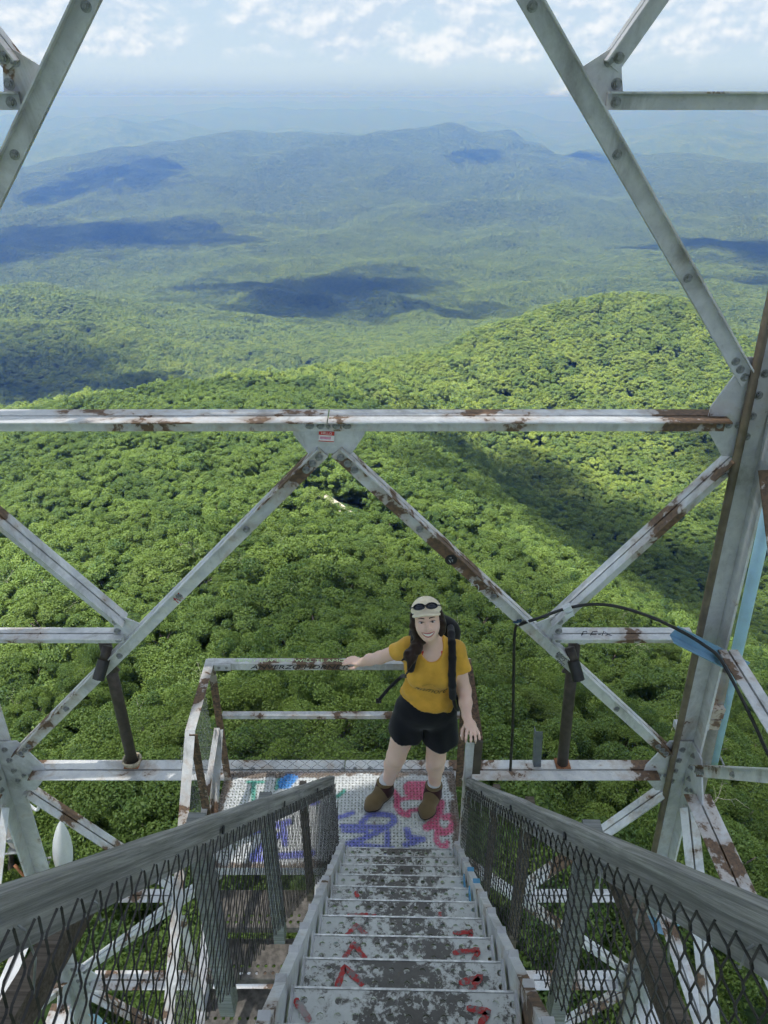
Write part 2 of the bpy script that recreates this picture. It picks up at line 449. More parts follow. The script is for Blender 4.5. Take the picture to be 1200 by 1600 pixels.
def dead_branch_mesh(name, rng, L):
    v, f = [], []
    def grow(p, d, l, r, depth):
        pts = [p]; q = p
        for s in range(3):
            d = (d + Vector(rng.normal(0, 0.22, 3))).normalized(); q = q + d * l / 3; pts.append(q)
        tube(v, f, pts, [r, r * .8, r * .6, r * .35], 4)
        if depth:
            for s in range(3):
                nd_ = (d + Vector(rng.normal(0, 0.55, 3))).normalized()
                grow(pts[1 + s % 3], nd_, l * 0.6, r * .5, depth - 1)
    grow(Vector((0, 0, 0)), Vector((rng.normal(0, .5), rng.normal(0, .5), .8)).normalized(), L, 0.028, 2)
    return mesh_from(name, v, f, M_DEAD)

CROWN = {}
def make_protos():
    g = np.random.default_rng(5)
    CROWN['near'] = [crown_mesh('crown', g, rx, rz, nc, 85000, 0.15, 0.95, 0.3) for rx, rz, nc in ((4.6, 4.4, 90), (4.1, 4.8, 74), (5.0, 4.2, 100), (3.8, 4.0, 64))]
    CROWN['mid'] = [crown_mesh('crown', g, rx, rz, nc, 32000, 0.25, 0.9, 0.2, None, 0.4) for rx, rz, nc in ((4.6, 4.4, 84), (4.1, 4.8, 68), (5.0, 4.2, 94), (3.8, 4.0, 60))]
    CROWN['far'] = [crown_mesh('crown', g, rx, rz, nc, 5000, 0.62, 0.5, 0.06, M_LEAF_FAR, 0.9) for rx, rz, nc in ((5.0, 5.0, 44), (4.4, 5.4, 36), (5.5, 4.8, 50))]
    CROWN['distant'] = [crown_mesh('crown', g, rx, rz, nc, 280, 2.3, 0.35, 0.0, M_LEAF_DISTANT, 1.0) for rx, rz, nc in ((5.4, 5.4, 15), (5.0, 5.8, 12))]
make_protos()
TRUNKS = [trunk_mesh('trunk', np.random.default_rng(20 + k), TREE_H + 0.5, 3.0) for k in range(3)]

def visible_mask(x, y, ztop, margin):
    """drop trees wholly hidden behind nearer ridges (with a margin in degrees)"""
    r = np.exp(LR)[None, :]
    el = np.degrees(np.arctan2(HZ, r))
    hor = np.maximum.accumulate(el, axis=1)
    az = np.degrees(np.arctan2(x, y)); rr = np.hypot(x, y)
    i = np.clip(np.round(np.interp(az, AZ, np.arange(len(AZ)))).astype(int), 0, len(AZ) - 1)
    j = np.clip(np.interp(np.log(rr), LR, np.arange(NR)).astype(int) - 2, 0, NR - 1)
    return np.degrees(np.arctan2(ztop - CAM_H, rr)) > hor[i, j] - margin

def poisson_polar(r0, r1, az0, az1, spacing, rng):
    """jittered rows of points; spacing is a function of r"""
    X, Y, S = [], [], []
    r = r0
    while r < r1:
        s = spacing(r)
        n = max(1, int(math.radians(az1 - az0) * r / s))
        a = np.radians(az0 + (np.arange(n) + rng.uniform(0, 1) + rng.uniform(-.42, .42, n)) * (az1 - az0) / n)
        q = r + rng.uniform(-.42, .42, n) * s
        X.append(q * np.sin(a)); Y.append(q * np.cos(a)); S.append(np.full(n, s))
        r += s * 0.87
    return np.concatenate(X), np.concatenate(Y), np.concatenate(S)

ROAD_LINE = [(-18.0, 193.0), (-15.0, 187.5), (-11.0, 180.0), (-8.0, 174.0), (-4.5, 168.0)]
def near_road(x, y, w):
    p = np.array(ROAD_LINE); best = np.full(np.shape(x), 1e9)
    for a, b in zip(p[:-1], p[1:]):
        ab = b - a; t = np.clip(((x - a[0]) * ab[0] + (y - a[1]) * ab[1]) / (ab @ ab), 0, 1)
        best = np.minimum(best, np.hypot(x - a[0] - t * ab[0], y - a[1] - t * ab[1]))
    return best < w

def lit_frame(x, y, z, mx=0.06, my=0.08):
    """is the point inside the picture, with a margin"""
    p = R(29.25); h = CAM_H - z
    D = y * math.cos(p) + h * math.sin(p); v = h * math.cos(p) - y * math.sin(p)
    return (np.abs(x / D) < 600 / 1160 + mx) & (v / D < 800 / 1160 + my) & (D > 0)

FOREST_PROTO = {}
def build_forest():
    g = np.random.default_rng(42)
    # -------- trees that can be told apart one by one
    x, y, s = poisson_polar(11.0, 290, -40, 40, lambda r: 6.9 if r < 60 else 7.8, g)
    keep = ~near_road(x, y, 6.2)
    x, y, s = x[keep], y[keep], s[keep]
    z = canopy(x, y) + g.uniform(-2.2, 1.4, len(x)) - 3.6 * near_road(x, y + 9, 11) - 3.4 * near_road(x, y + 7, 8)      # young growth below the road
    r = np.hypot(x, y)
    vis = lit_frame(x, y, z - 2.5)
    order = np.argsort(r + np.where(vis, 0, 1e5))
    single = order[:300]
    rest = np.array([k for k in order[300:] if not vis[k] and r[k] < 60 and abs(math.degrees(math.atan2(x[k], y[k]))) < 39] + [k for k in order[300:] if vis[k] or r[k] >= 60])
    dead_meshes = [dead_branch_mesh('dead_branch', np.random.default_rng(60 + k), 2.2) for k in range(4)]
    for n, k in enumerate(single):
        near = r[k] < 62
        root = empty('broadleaf_tree', (x[k], y[k], z[k] - TREE_H), g.uniform(0, 6.28))
        sc = math.exp(g.normal(0, 0.24)) * (1.0 if near else 1.04)
        root.scale = (sc * g.uniform(.86, 1.16), sc * g.uniform(.86, 1.16), sc)
        cr = link_mesh('crown', CROWN['near' if near else 'mid'][int(g.integers(4))], None, root)
        cr.location = (0, 0, TREE_H / sc)
        tr = link_mesh('trunk', TRUNKS[int(g.integers(3))], None, root)
        tr.location = (0, 0, TREE_H / sc - 0.6)
        if r[k] < 120 and g.random() < 0.16:
            db = link_mesh('dead_branch', dead_meshes[int(g.integers(4))], None, root)
            db.location = (g.normal(0, 1.2), g.normal(0, 1.2), TREE_H / sc - g.uniform(0.9, 1.8)); db.rotation_euler = (0, 0, g.uniform(0, 6.28))
        dead = any(c.name.startswith('dead_branch') for c in root.children)
        if dead and near: tag(root, 'leafy tree with a bare grey dead branch sticking out, close below the tower', 'tree', 'trees close below the tower')
        elif dead: tag(root, 'treetop with a bare grey dead branch sticking out, on the mid slope', 'tree', 'trees on the mid slope')
        elif near: tag(root, 'leafy green tree standing on the slope close below the tower', 'tree', 'trees close below the tower')
        else: tag(root, 'rounded green treetop on the mid slope beyond the nearest trees', 'tree', 'trees on the mid slope')
        FOREST_PROTO.setdefault('near' if near else 'mid', {}).setdefault(cr.data.name, cr)
    pts = {'mid': [], 'far': [], 'distant': []}
    pts['mid'].append((x[rest], y[rest], z[rest], np.ones(len(rest))))
    # -------- the forest beyond, too many to tell apart
    x, y, s = poisson_polar(291, 420, -40, 40, lambda r: 8.2, g)
    keep = ~near_road(x, y, 5.5); x, y = x[keep], y[keep]
    pts['mid'].append((x, y, canopy(x, y) + g.uniform(-1.8, 1.5, len(x)), np.full(len(x), 1.08)))
    x, y, s = poisson_polar(421, 1400, -36, 36, lambda r: 9.6, g)
    pts['far'].append((x, y, canopy(x, y) + g.uniform(-1.8, 1.8, len(x)), np.full(len(x), 1.12)))
    x, y, s = poisson_polar(1401, 7600, -32, 32, lambda r: max(9.0, r / 330.0), g)
    pts['distant'].append((x, y, canopy(x, y) + g.uniform(-1, 1, len(x)) * s / 7, s / 10.5))
    # two far kinds get a single tree of their own in the forest, which lends its crown to the mass
    for kind, rr in (('far', 440.0), ('distant', 1420.0)):
        for n, me in enumerate(CROWN[kind]):
            a = R(-9 + 7 * n); px, py = rr * math.sin(a), rr * math.cos(a)
            pz = float(canopy(np.array([px]), np.array([py]))[0])
            root = empty('broadleaf_tree', (px, py, pz - TREE_H))
            cr = link_mesh('crown', me, None, root); cr.location = (0, 0, TREE_H)
            tr = link_mesh('trunk', TRUNKS[n], None, root); tr.location = (0, 0, TREE_H - .6)
            tag(root, 'small rounded treetop within the unbroken forest of the far slopes', 'tree', 'trees on the far slopes')
            FOREST_PROTO.setdefault(kind, {})[me.name] = cr
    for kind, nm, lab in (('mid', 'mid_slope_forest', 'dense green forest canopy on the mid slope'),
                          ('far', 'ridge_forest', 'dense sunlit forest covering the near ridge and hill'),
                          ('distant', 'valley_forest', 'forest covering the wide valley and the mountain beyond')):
        X, Y, Zt, S = [np.concatenate(c) for c in zip(*pts[kind])]
        vm = visible_mask(X, Y, Zt, 0.35 if kind != 'mid' else 1.5)
        X, Y, Zt, S = X[vm], Y[vm], Zt[vm], S[vm]
        me = bpy.data.meshes.new(nm); me.vertices.add(len(X))
        me.vertices.foreach_set('co', np.stack([X, Y, Zt], -1).astype(np.float32).ravel())
        protos = list(FOREST_PROTO[kind].values())
        def attr(n, t, v, key='value'): me.attributes.new(n, t, 'POINT').data.foreach_set(key, v)
        attr('pick', 'INT', g.integers(0, len(protos), len(X)).astype(np.int32))
        attr('turn', 'FLOAT', g.uniform(0, 6.28, len(X)).astype(np.float32))
        attr('size', 'FLOAT', (S * np.exp(g.normal(0, 0.27, len(X)))).astype(np.float32))
        attr('wide', 'FLOAT', g.uniform(0.75, 1.3, len(X)).astype(np.float32))
        me.update()
        o = link_mesh(nm, me, M_LEAF)
        tag(o, lab, 'forest', kind='stuff')
        scatter(o, protos)
        print(nm, len(X))

def scatter(o, protos):
    ng = bpy.data.node_groups.new('scatter_' + o.name, 'GeometryNodeTree')
    ng.interface.new_socket('Geometry', in_out='INPUT', socket_type='NodeSocketGeometry')
    ng.interface.new_socket('Geometry', in_out='OUTPUT', socket_type='NodeSocketGeometry')
    N, L = ng.nodes, ng.links
    gi = N.new('NodeGroupInput'); go = N.new('NodeGroupOutput')
    def named(n, t):
        a = N.new('GeometryNodeInputNamedAttribute'); a.data_type = t; a.inputs['Name'].default_value = n
        return a.outputs['Attribute']
    pick, turn, size = named('pick', 'INT'), named('turn', 'FLOAT'), named('size', 'FLOAT')
    rot = N.new('ShaderNodeCombineXYZ'); L.new(turn, rot.inputs[2])
    wide = named('wide', 'FLOAT'); mw = N.new('ShaderNodeMath'); mw.operation = 'MULTIPLY'; L.new(size, mw.inputs[0]); L.new(wide, mw.inputs[1])
    svn = N.new('ShaderNodeCombineXYZ'); L.new(mw.outputs[0], svn.inputs[0]); L.new(size, svn.inputs[1]); L.new(size, svn.inputs[2]); sv = svn.outputs[0]
    jn = N.new('GeometryNodeJoinGeometry')
    for k, p in enumerate(protos):
        oi = N.new('GeometryNodeObjectInfo'); oi.transform_space = 'ORIGINAL'
        oi.inputs['Object'].default_value = p; oi.inputs['As Instance'].default_value = True
        cmp_ = N.new('FunctionNodeCompare'); cmp_.data_type = 'INT'; cmp_.operation = 'EQUAL'
        ia, ib = [s for s in cmp_.inputs if s.type == 'INT'][:2]
        L.new(pick, ia); ib.default_value = k
        iop = N.new('GeometryNodeInstanceOnPoints')
        L.new(gi.outputs[0], iop.inputs['Points']); L.new(cmp_.outputs[0], iop.inputs['Selection'])
        L.new(oi.outputs['Geometry'], iop.inputs['Instance'])
        L.new(rot.outputs[0], iop.inputs['Rotation']); L.new(sv, iop.inputs['Scale'])
        L.new(iop.outputs[0], jn.inputs[0])
    L.new(jn.outputs[0], go.inputs[0])
    o.modifiers.new('scatter', 'NODES').node_group = ng
build_forest()

# ================================================================== HAZE
def build_haze():
    v, s = [], 60000.0
    z0, z1 = -900.0, 14.0
    me = mesh_from('haze', [(x, y, z) for z in (z0, z1) for x, y in ((-s, -s), (s, -s), (s, s), (-s, s))],
                   [(0, 3, 2, 1), (4, 5, 6, 7), (0, 1, 5, 4), (1, 2, 6, 5), (2, 3, 7, 6), (3, 0, 4, 7)])
    m = bpy.data.materials.new('haze'); m.use_nodes = True
    n, l = m.node_tree.nodes, m.node_tree.links
    n.remove(n['Principled BSDF'])
    pv = n.new('ShaderNodeVolumePrincipled')
    pv.inputs['Color'].default_value = (0.090, 0.24, 0.95, 1)
    pv.inputs['Absorption Color'].default_value = (0.84, 0.76, 0.0, 1)
    pv.inputs['Density'].default_value = HAZE_DENSITY
    pv.inputs['Anisotropy'].default_value = 0.6
    l.new(pv.outputs[0], n['Material Output'].inputs['Volume'])
    o = link_mesh('haze', me, m)
    tag(o, 'blue summer haze filling the air over the valley', 'haze', kind='stuff')
HAZE_DENSITY = 3.1e-4
build_haze()
# ================================================================== MATERIALS OF THE TOWER
def paint_mat(name, rust, base=(0.55, 0.565, 0.585), hi=(0.74, 0.745, 0.75), brown=(0.115, 0.082, 0.062), rough=0.55, attr=None, scale=1.0):
    """weathered aluminium-white paint, flaked down to brown steel; rust 0..1 sets how much is gone"""
    m = Mat(name); co = m.coord('Object')
    n1 = m.noise(1.7 * scale, 8, 0.62, vec=co); n2 = m.noise(9 * scale, 6, 0.65, vec=co, dist=0.4); n3 = m.noise(45 * scale, 4, 0.6, vec=co)
    c = m.mix(m.ramp(n2, 0.3, 0.7), base, hi)
    c = m.mix(m.ramp(n3, 0.55, 0.8, 0, 0.35), c, (0.25, 0.25, 0.24))
    gr = m.noise(3.1 * scale, 6, 0.7, vec=m.scaled(co, (1.0, 1.0, 0.45)), dist=0.8)
    c = m.mix(m.ramp(gr, 0.48, 0.72, 0, 0.6), c, (0.165, 0.155, 0.14))
    if attr:
        at = m.n.new('ShaderNodeAttribute'); at.attribute_name = attr
        c = m.mix(m.math('MULTIPLY', at.outputs['Alpha'], m.ramp(n3, 0.25, 0.5, 0.55, 0.98)), c, at.outputs['Color'])
    t = 0.66 - 0.24 * rust
    s = m.math('ADD', m.math('MULTIPLY', n1, 0.72), m.math('MULTIPLY', n2, 0.28))
    fl = m.ramp(s, t, t + 0.022)
    st = m.ramp(s, t - 0.06, t + 0.01, 0, 0.45 * min(1, rust * 2 + .2))
    c = m.mix(st, c, (0.30, 0.19, 0.115))
    br = m.mix(m.ramp(n3, 0.35, 0.65), brown, (0.20, 0.125, 0.08))
    c = m.mix(fl, c, br)
    m.color(c); m.rough(m.ramp(fl, 0, 1, rough, 0.85)); m.spec(0.35)
    m.bump(m.math('SUBTRACT', n3, m.math('MULTIPLY', fl, 0.8)), 0.25, 0.004)
    return m.m
def plain_mat(name, col, rough=0.6, var=0.25, scale=14, metal=0.0, bump=0.0):
    m = Mat(name); n = m.noise(scale, 5, 0.6)
    dark = tuple(v * (1 - var) for v in col); light = tuple(min(1, v * (1 + var)) for v in col)
    m.color(m.mix(m.ramp(n, 0.3, 0.7), dark, light)); m.rough(rough); m.b.inputs['Metallic'].default_value = metal
    if bump: m.bump(n, bump, 0.004)
    return m.m
def wood_mat(name, a, b, dark, grain=(1.2, 26, 26)):
    m = Mat(name); co = m.coord('Object')
    g = m.noise(1.0, 7, 0.65, vec=m.scaled(co, grain), dist=0.6); n = m.noise(5, 5, 0.6, vec=co); s = m.noise(2.3, 3, 0.5, vec=co)
    g2 = m.noise(1.0, 5, 0.7, vec=m.scaled(co, (grain[0] * 2.2, grain[1] * 5, grain[2] * 5)), dist=0.3)
    c = m.mix(m.ramp(g, 0.3, 0.72), a, b)
    c = m.mix(m.ramp(g2, 0.35, 0.62, 0.55, 0.0), c, tuple(q * .55 for q in dark))
    c = m.mix(m.ramp(n, 0.5, 0.75, 0, 0.55), c, dark)
    c = m.mix(m.ramp(s, 0.58, 0.75, 0, 0.5), c, (0.20, 0.185, 0.155))
    m.color(c); m.rough(0.88); m.spec(0.15); m.bump(m.math('ADD', g, g2), 0.8, 0.004)
    return m.m
M_PAINT = paint_mat('flaking_paint', 0.5)
M_PAINT_DULL = paint_mat('dull_paint', 0.16, base=(0.49, 0.495, 0.525), hi=(0.64, 0.645, 0.67))
M_PAINT_RUSTY = paint_mat('rusty_paint', 0.5, hi=(0.70, 0.70, 0.68))
M_LEG = paint_mat('leg_paint', 0.30, base=(0.54, 0.545, 0.57), hi=(0.70, 0.705, 0.725), brown=(0.075, 0.062, 0.055))
M_BOLT = plain_mat('bolt_steel', (0.27, 0.28, 0.28), 0.6, 0.4, 40)
M_WOOD = wood_mat('weathered_wood', (0.21, 0.21, 0.20), (0.46, 0.45, 0.425), (0.14, 0.145, 0.135))
M_WOOD_BROWN = wood_mat('brown_wood', (0.13, 0.105, 0.085), (0.22, 0.185, 0.155), (0.06, 0.05, 0.042))
M_WOOD_GREY = wood_mat('grey_wood', (0.24, 0.25, 0.25), (0.36, 0.37, 0.365), (0.16, 0.17, 0.165))
M_WIRE = plain_mat('old_wire', (0.045, 0.042, 0.042), 0.6, 0.4, 30, 0.3)
M_WIRE_GALV = plain_mat('galvanised_wire', (0.26, 0.27, 0.27), 0.5, 0.3, 30, 0.4)
M_PIPE_BROWN = plain_mat('brown_pipe', (0.055, 0.043, 0.038), 0.6, 0.35, 18)
M_CONDUIT = plain_mat('conduit', (0.15, 0.12, 0.09), 0.55, 0.3, 9)
M_PIPE_GREY = paint_mat('grey_pipe', 0.35, base=(0.22, 0.21, 0.19), hi=(0.33, 0.32, 0.30))
M_BLUE = plain_mat('light_blue_plastic', (0.45, 0.68, 0.88), 0.45, 0.10, 6)
M_BLUE_STEEL = plain_mat('blue_paint', (0.19, 0.34, 0.48), 0.5, 0.15, 10)
M_BLACK = plain_mat('black_rubber', (0.018, 0.018, 0.02), 0.5, 0.3, 20)
M_WHITE = plain_mat('white_plastic', (0.78, 0.79, 0.80), 0.4, 0.05, 8)
M_ROPE = plain_mat('rope', (0.42, 0.36, 0.26), 0.9, 0.3, 60)
M_RUST = plain_mat('orange_rust', (0.30, 0.13, 0.06), 0.85, 0.4, 25)
M_INK = plain_mat('black_ink', (0.02, 0.02, 0.025), 0.6, 0.2, 20)
M_INK_WHITE = plain_mat('white_ink', (0.62, 0.66, 0.67), 0.6, 0.1, 20)
M_INK_GREEN = plain_mat('pale_green_ink', (0.50, 0.66, 0.36), 0.7, 0.2, 20)
M_INK_RED = plain_mat('red_ink', (0.45, 0.03, 0.03), 0.6, 0.2, 20)

# ================================================================== MESH HELPERS
def off(p, o): return (p[0] - o[0], p[1] - o[1], p[2] - o[2])
def part(name, v, f, mat, root, smooth=False, parent=None):
    """mesh given in world coordinates, hung under an unrotated root (or one of its parts)"""
    o = root.location if root is not None else (0, 0, 0)
    me = mesh_from(name, [off(p, o) for p in v], f, mat, smooth)
    return link_mesh(name, me, None, parent or root)

def prism(v, f, prof, p0, p1, a, b):
    """extrude a closed 2-D profile (list of (i,j) along a, b) from p0 to p1"""
    n = len(prof); s = len(v)
    for p in (p0, p1):
        for i, j in prof: v.append(Vector(p) + a * i + b * j)
    for k in range(n):
        f.append((s + k, s + (k + 1) % n, s + n + (k + 1) % n, s + n + k))
    f.append(tuple(s + k for k in reversed(range(n)))); f.append(tuple(s + n + k for k in range(n)))

def box(v, f, c, sx, sy, sz, rot=None):
    s = len(v); c = Vector(c)
    for z in (-.5, .5):
        for x, y in ((-.5, -.5), (.5, -.5), (.5, .5), (-.5, .5)):
            q = Vector((x * sx, y * sy, z * sz))
            if rot is not None: q = rot @ q
            v.append(c + q)
    f.extend([(s, s + 3, s + 2, s + 1), (s + 4, s + 5, s + 6, s + 7), (s, s + 1, s + 5, s + 4), (s + 1, s + 2, s + 6, s + 5), (s + 2, s + 3, s + 7, s + 6), (s + 3, s, s + 4, s + 7)])

def bolt_mesh():
    v, f = [], []
    for r, h0, h1, n in ((0.021, 0.0, 0.004, 14), (0.0145, 0.004, 0.014, 6), (0.008, 0.014, 0.021, 8)):
        tube(v, f, [(0, 0, h0), (0, 0, h1)], r, n)
    return mesh_from('bolt', v, f, M_BOLT)
BOLT = bolt_mesh()
def add_bolt(p, n, root, parent, s=1.0):
    b = link_mesh('bolt', BOLT, None, parent)
    b.location = off(p, root.location); b.rotation_euler = Vector(n).to_track_quat('Z', 'Y').to_euler(); b.scale = (s, s, s)
    return b

# ================================================================== FIRE TOWER
XC, YC = -0.27, 1.235
LEVELS = [5.48, 2.68, 0.0, -3.05, -6.45, -10.2, -14.4, -19.0]
def half(z): return np.interp(-z, [-5.48, -2.68, 0, 3.05, 6.45, 10.2, 14.4, 19.6], [1.945, 2.15, 2.365, 2.635, 2.935, 3.265, 3.635, 4.085])
GROUND_Z = float(canopy(np.array([0.5]), np.array([5.0]))[0]) - 1.0
FACES = {'far': (lambda s, z, i: Vector((XC + s * half(z), YC + half(z) - i, z)), Vector((0, -1, 0))),
         'right': (lambda s, z, i: Vector((XC + half(z) - i, YC - s * half(z), z)), Vector((-1, 0, 0))),
         'left': (lambda s, z, i: Vector((XC - half(z) + i, YC + s * half(z), z)), Vector((1, 0, 0)))}
INSET = 0.022
def steel_t(p0, p1, inward, leg, fl, t=0.007, gap=0.013):
    """pair of angles back to back: upright legs with a gap, flanges out to both sides along the top"""
    ax = (p1 - p0).normalized(); b = (inward - ax * inward.dot(ax)).normalized()
    u = ax.cross(b)
    if u.z < 0: u = -u
    v, f = [], []
    for s in (1, -1):
        g = gap / 2
        prism(v, f, [(s * g, 0), (s * (g + fl), 0), (s * (g + fl), -t), (s * (g + t), -t), (s * (g + t), -leg), (s * g, -leg)], p0, p1, b, u)
    return v, f, u, b, ax

def build_tower():
    root = empty('fire_tower', (XC, YC, GROUND_Z))
    tag(root, 'weathered steel lattice fire tower with flaking white paint', 'tower')
    # legs
    for sx in (-1, 1):
        for sy in (-1, 1):
            v, f = [], []
            zs = [5.60, 2.68, 0, -6.45, -14.4, GROUND_Z - 0.4]
            for za, zb in zip(zs[:-1], zs[1:]):
                pa = Vector((XC + sx * half(za), YC + sy * half(za), za)); pb = Vector((XC + sx * half(zb), YC + sy * half(zb), zb))
                w, t = 0.125, 0.014
                prism(v, f, [(0, 0), (w, 0), (w, t), (t, t), (t, w), (0, w)], pb, pa, Vector((-sx, 0, 0)), Vector((0, -sy, 0)))
            part('leg', v, f, M_LEG, root)
            v, f = [], []
            gb = Vector((XC + sx * half(GROUND_Z), YC + sy * half(GROUND_Z), GROUND_Z - 0.15)); box(v, f, gb, 0.9, 0.9, 0.7)
            part('footing', v, f, M_FOOT, root)
    SHOW = {'bolts': True}
    def member(name, pa, pb, n, leg, fl, mat, ta, tb, bolts=(3, 3), stitch=0, bs=0.03, gap=0.013):
        ax = (pb - pa).normalized(); q0 = pa + ax * ta; q1 = pb - ax * tb
        v, f, u, b, ax = steel_t(q0, q1, n, leg, fl, gap=gap)
        o = part(name, v, f, mat, root)
        L = (q1 - q0).length; surf = b * (gap / 2 + 0.007)
        mid = u * (-leg * 0.58)
        ds = [0.035 + 0.05 * k for k in range(bolts[0])] + [L - 0.035 - 0.05 * k for k in range(bolts[1])] + [L * (k + 1) / (stitch + 1) for k in range(stitch)]
        for d in (ds if SHOW['bolts'] else ()): add_bolt(q0 + ax * d + surf + mid, b, root, o, 0.95)
        return o
    def plate(name, pts, n, root, mat, th=0.010):
        v, f = [], []; c = len(pts)
        for s in (th / 2, -th / 2): v.extend(p + n * s for p in pts)
        f.append(tuple(range(c))); f.append(tuple(reversed(range(c, 2 * c))))
        for k in range(c): f.append((k, c + k, c + (k + 1) % c, (k + 1) % c))
        return part(name, v, f, mat, root)
    for fname, (P, n) in FACES.items():
        for li in range(5):
            z1, z0 = LEVELS[li], LEVELS[li + 1]; zm = (z0 + z1) / 2
            if fname != 'far' and li == 4: continue
            if li == 4 : continue
            upper = li == 0
            SHOW['bolts'] = (fname == 'far' and li <= 2) or li == 1
            md = M_PAINT_DULL if upper else M_PAINT
            def F(s, z): return P(s, z, INSET)
            up = (F(0, z1) - F(0, z0)).normalized()
            # horizontal at the foot of the storey, in two lengths that butt under the middle
            wz = half(z0)
            for s in (-1, 1):
                hm = M_PAINT_RUSTY if (li == 1 and fname == 'far') else M_PAINT
                o = member('horizontal_beam', F(s * 0.0015, z0), F(s, z0), n, 0.075, 0.080, hm, 0.0, 0.225, (2, 0), 0)
            # V braces from the middle of the top beam down to the corners
            for s in (-1, 1):
                top, bot = F(0, z1) - up * 0.10 + Vector((0, 0, 0)), F(s, z0) + up * 0.03
                member('diagonal_brace', top, bot, n, 0.074, 0.042, md, 0.09, 0.225, (3, 3), 4)
                mid = top.lerp(bot, 0.483 if upper else 0.5)
                sgn = (F(s, zm) - F(0, zm)).normalized()
                legm = F(s, mid.z)
                member('strut', mid - up * 0.045 + sgn * 0.04, legm - up * 0.045, n, 0.062, 0.05, md, 0.045, 0.165, (1, 1), 0)
                corner = F(s, z1) - up * 0.02
                member('secondary_brace', mid + sgn * 0.03 + up * 0.02, corner, n, 0.07, 0.055, md, 0.045, 0.255, (1, 2), 0)
                # joint plate where they meet
                dax = (bot - top).normalized(); dn = up - dax * up.dot(dax)
                pl = [mid - dax * 0.06 - up * 0.02, mid + dax * 0.075 - up * 0.02, mid + sgn * 0.13 - up * 0.10, mid + sgn * 0.145 - up * 0.05, mid + sgn * 0.115 + up * 0.075, mid + sgn * 0.075 + up * 0.095]
                o = plate('joint_plate', pl, n, root, md)
                add_bolt(mid + sgn * 0.115 - up * 0.02 + n * 0.005, n, root, o)
                add_bolt(mid + sgn * 0.075 + up * 0.055 + n * 0.005, n, root, o)
            # centre plate under the beam
            if li > 0:
                c = F(0, z1); e = (F(1, z1) - c).normalized()
                a = -e
                o = plate('gusset_plate', [c + a * .175 - up * .012, c + a * .175 - up * .10, c + a * .11 - up * .205, c + e * .11 - up * .205, c + e * .175 - up * .10, c + e * .175 - up * .012], n, root, M_GUSSET)
                for k in (-.10, 0.0, .10): add_bolt(c + e * k - up * .048 + n * 0.0137, n, root, o, .8)
            # corner plates
            for s in (-1, 1):
                c = F(s, z0); e = (F(0, z0) - c).normalized()
                pts = [c + e * .03 + up * .30, c + e * .20 + up * .30, c + e * .31 + up * .05, c + e * .31 - up * .055, c + e * .19 - up * .22, c + e * .03 - up * .22]
                o = plate('gusset_plate', pts, n, root, M_GUSSET if li else M_PAINT_DULL)
                for k in range(4 if SHOW['bolts'] else 0): add_bolt(c + e * .10 + up * (.22 - .11 * k) + n * .005, n, root, o)
                for k in range(3 if SHOW['bolts'] else 0): add_bolt(c + e * (.16 + .045 * k) + up * (.235 - .045 * k) * 0.0 - up * .045 + n * .0137, n, root, o, .8)
    return root
M_FOOT = plain_mat('concrete', (0.33, 0.32, 0.30), 0.9, 0.2, 6, bump=0.3)
M_GUSSET = paint_mat('gusset_paint', 0.14, base=(0.49, 0.505, 0.53), hi=(0.64, 0.65, 0.67))
TOWER = build_tower()

def build_cab():
    """unseen lookout room on top of the tower, sized so its shadow covers the stairs"""
    root = empty('unseen_lookout_cab', (XC, YC, 5.62)); h = 1.85; hy = 1.535
    tag(root, 'unseen wooden lookout cab on top of the tower, sized to shade the stairs', 'cab')
    n = 18; w = 2 * h / n
    for k in range(n):                       # floor planks; the near middle is left open for the stairs
        x = XC - h + (k + .5) * w
        v, f = [], []
        if abs(x - 0.0) < 0.55: box(v, f, (x, YC + 0.75, 5.69), w - .006, 2 * hy - 1.5, 0.05)
        else: box(v, f, (x, YC, 5.69), w - .006, 2 * hy, 0.05)
        part('floor_plank', v, f, M_WOOD_GREY, root)
    for s in (-1, 1):
        v, f = [], []; box(v, f, (XC, YC + s * (hy - .03), 5.715 + .5), 2 * h, .05, 1.0); part('wall', v, f, M_WOOD_GREY, root)
        v, f = [], []; box(v, f, (XC + s * (h - .03), YC, 5.715 + .5), .05, 2 * hy - .12, 1.0); part('wall', v, f, M_WOOD_GREY, root)
        for t in (-1, 1):
            v, f = [], []; box(v, f, (XC + s * (h - .05), YC + t * (hy - .05), 6.715 + .6), .09, .09, 1.2); part('corner_post', v, f, M_WOOD_GREY, root)
    v, f = [], []; c = len(v)
    H = h
    v += [Vector((XC + a * H, YC + b * hy, 7.92)) for a, b in ((-1, -1), (1, -1), (1, 1), (-1, 1))] + [Vector((XC, YC, 8.66))]
    f += [(0, 3, 2, 1), (0, 1, 4), (1, 2, 4), (2, 3, 4), (3, 0, 4)]
    part('roof', v, f, M_PAINT_DULL, root)
build_cab()

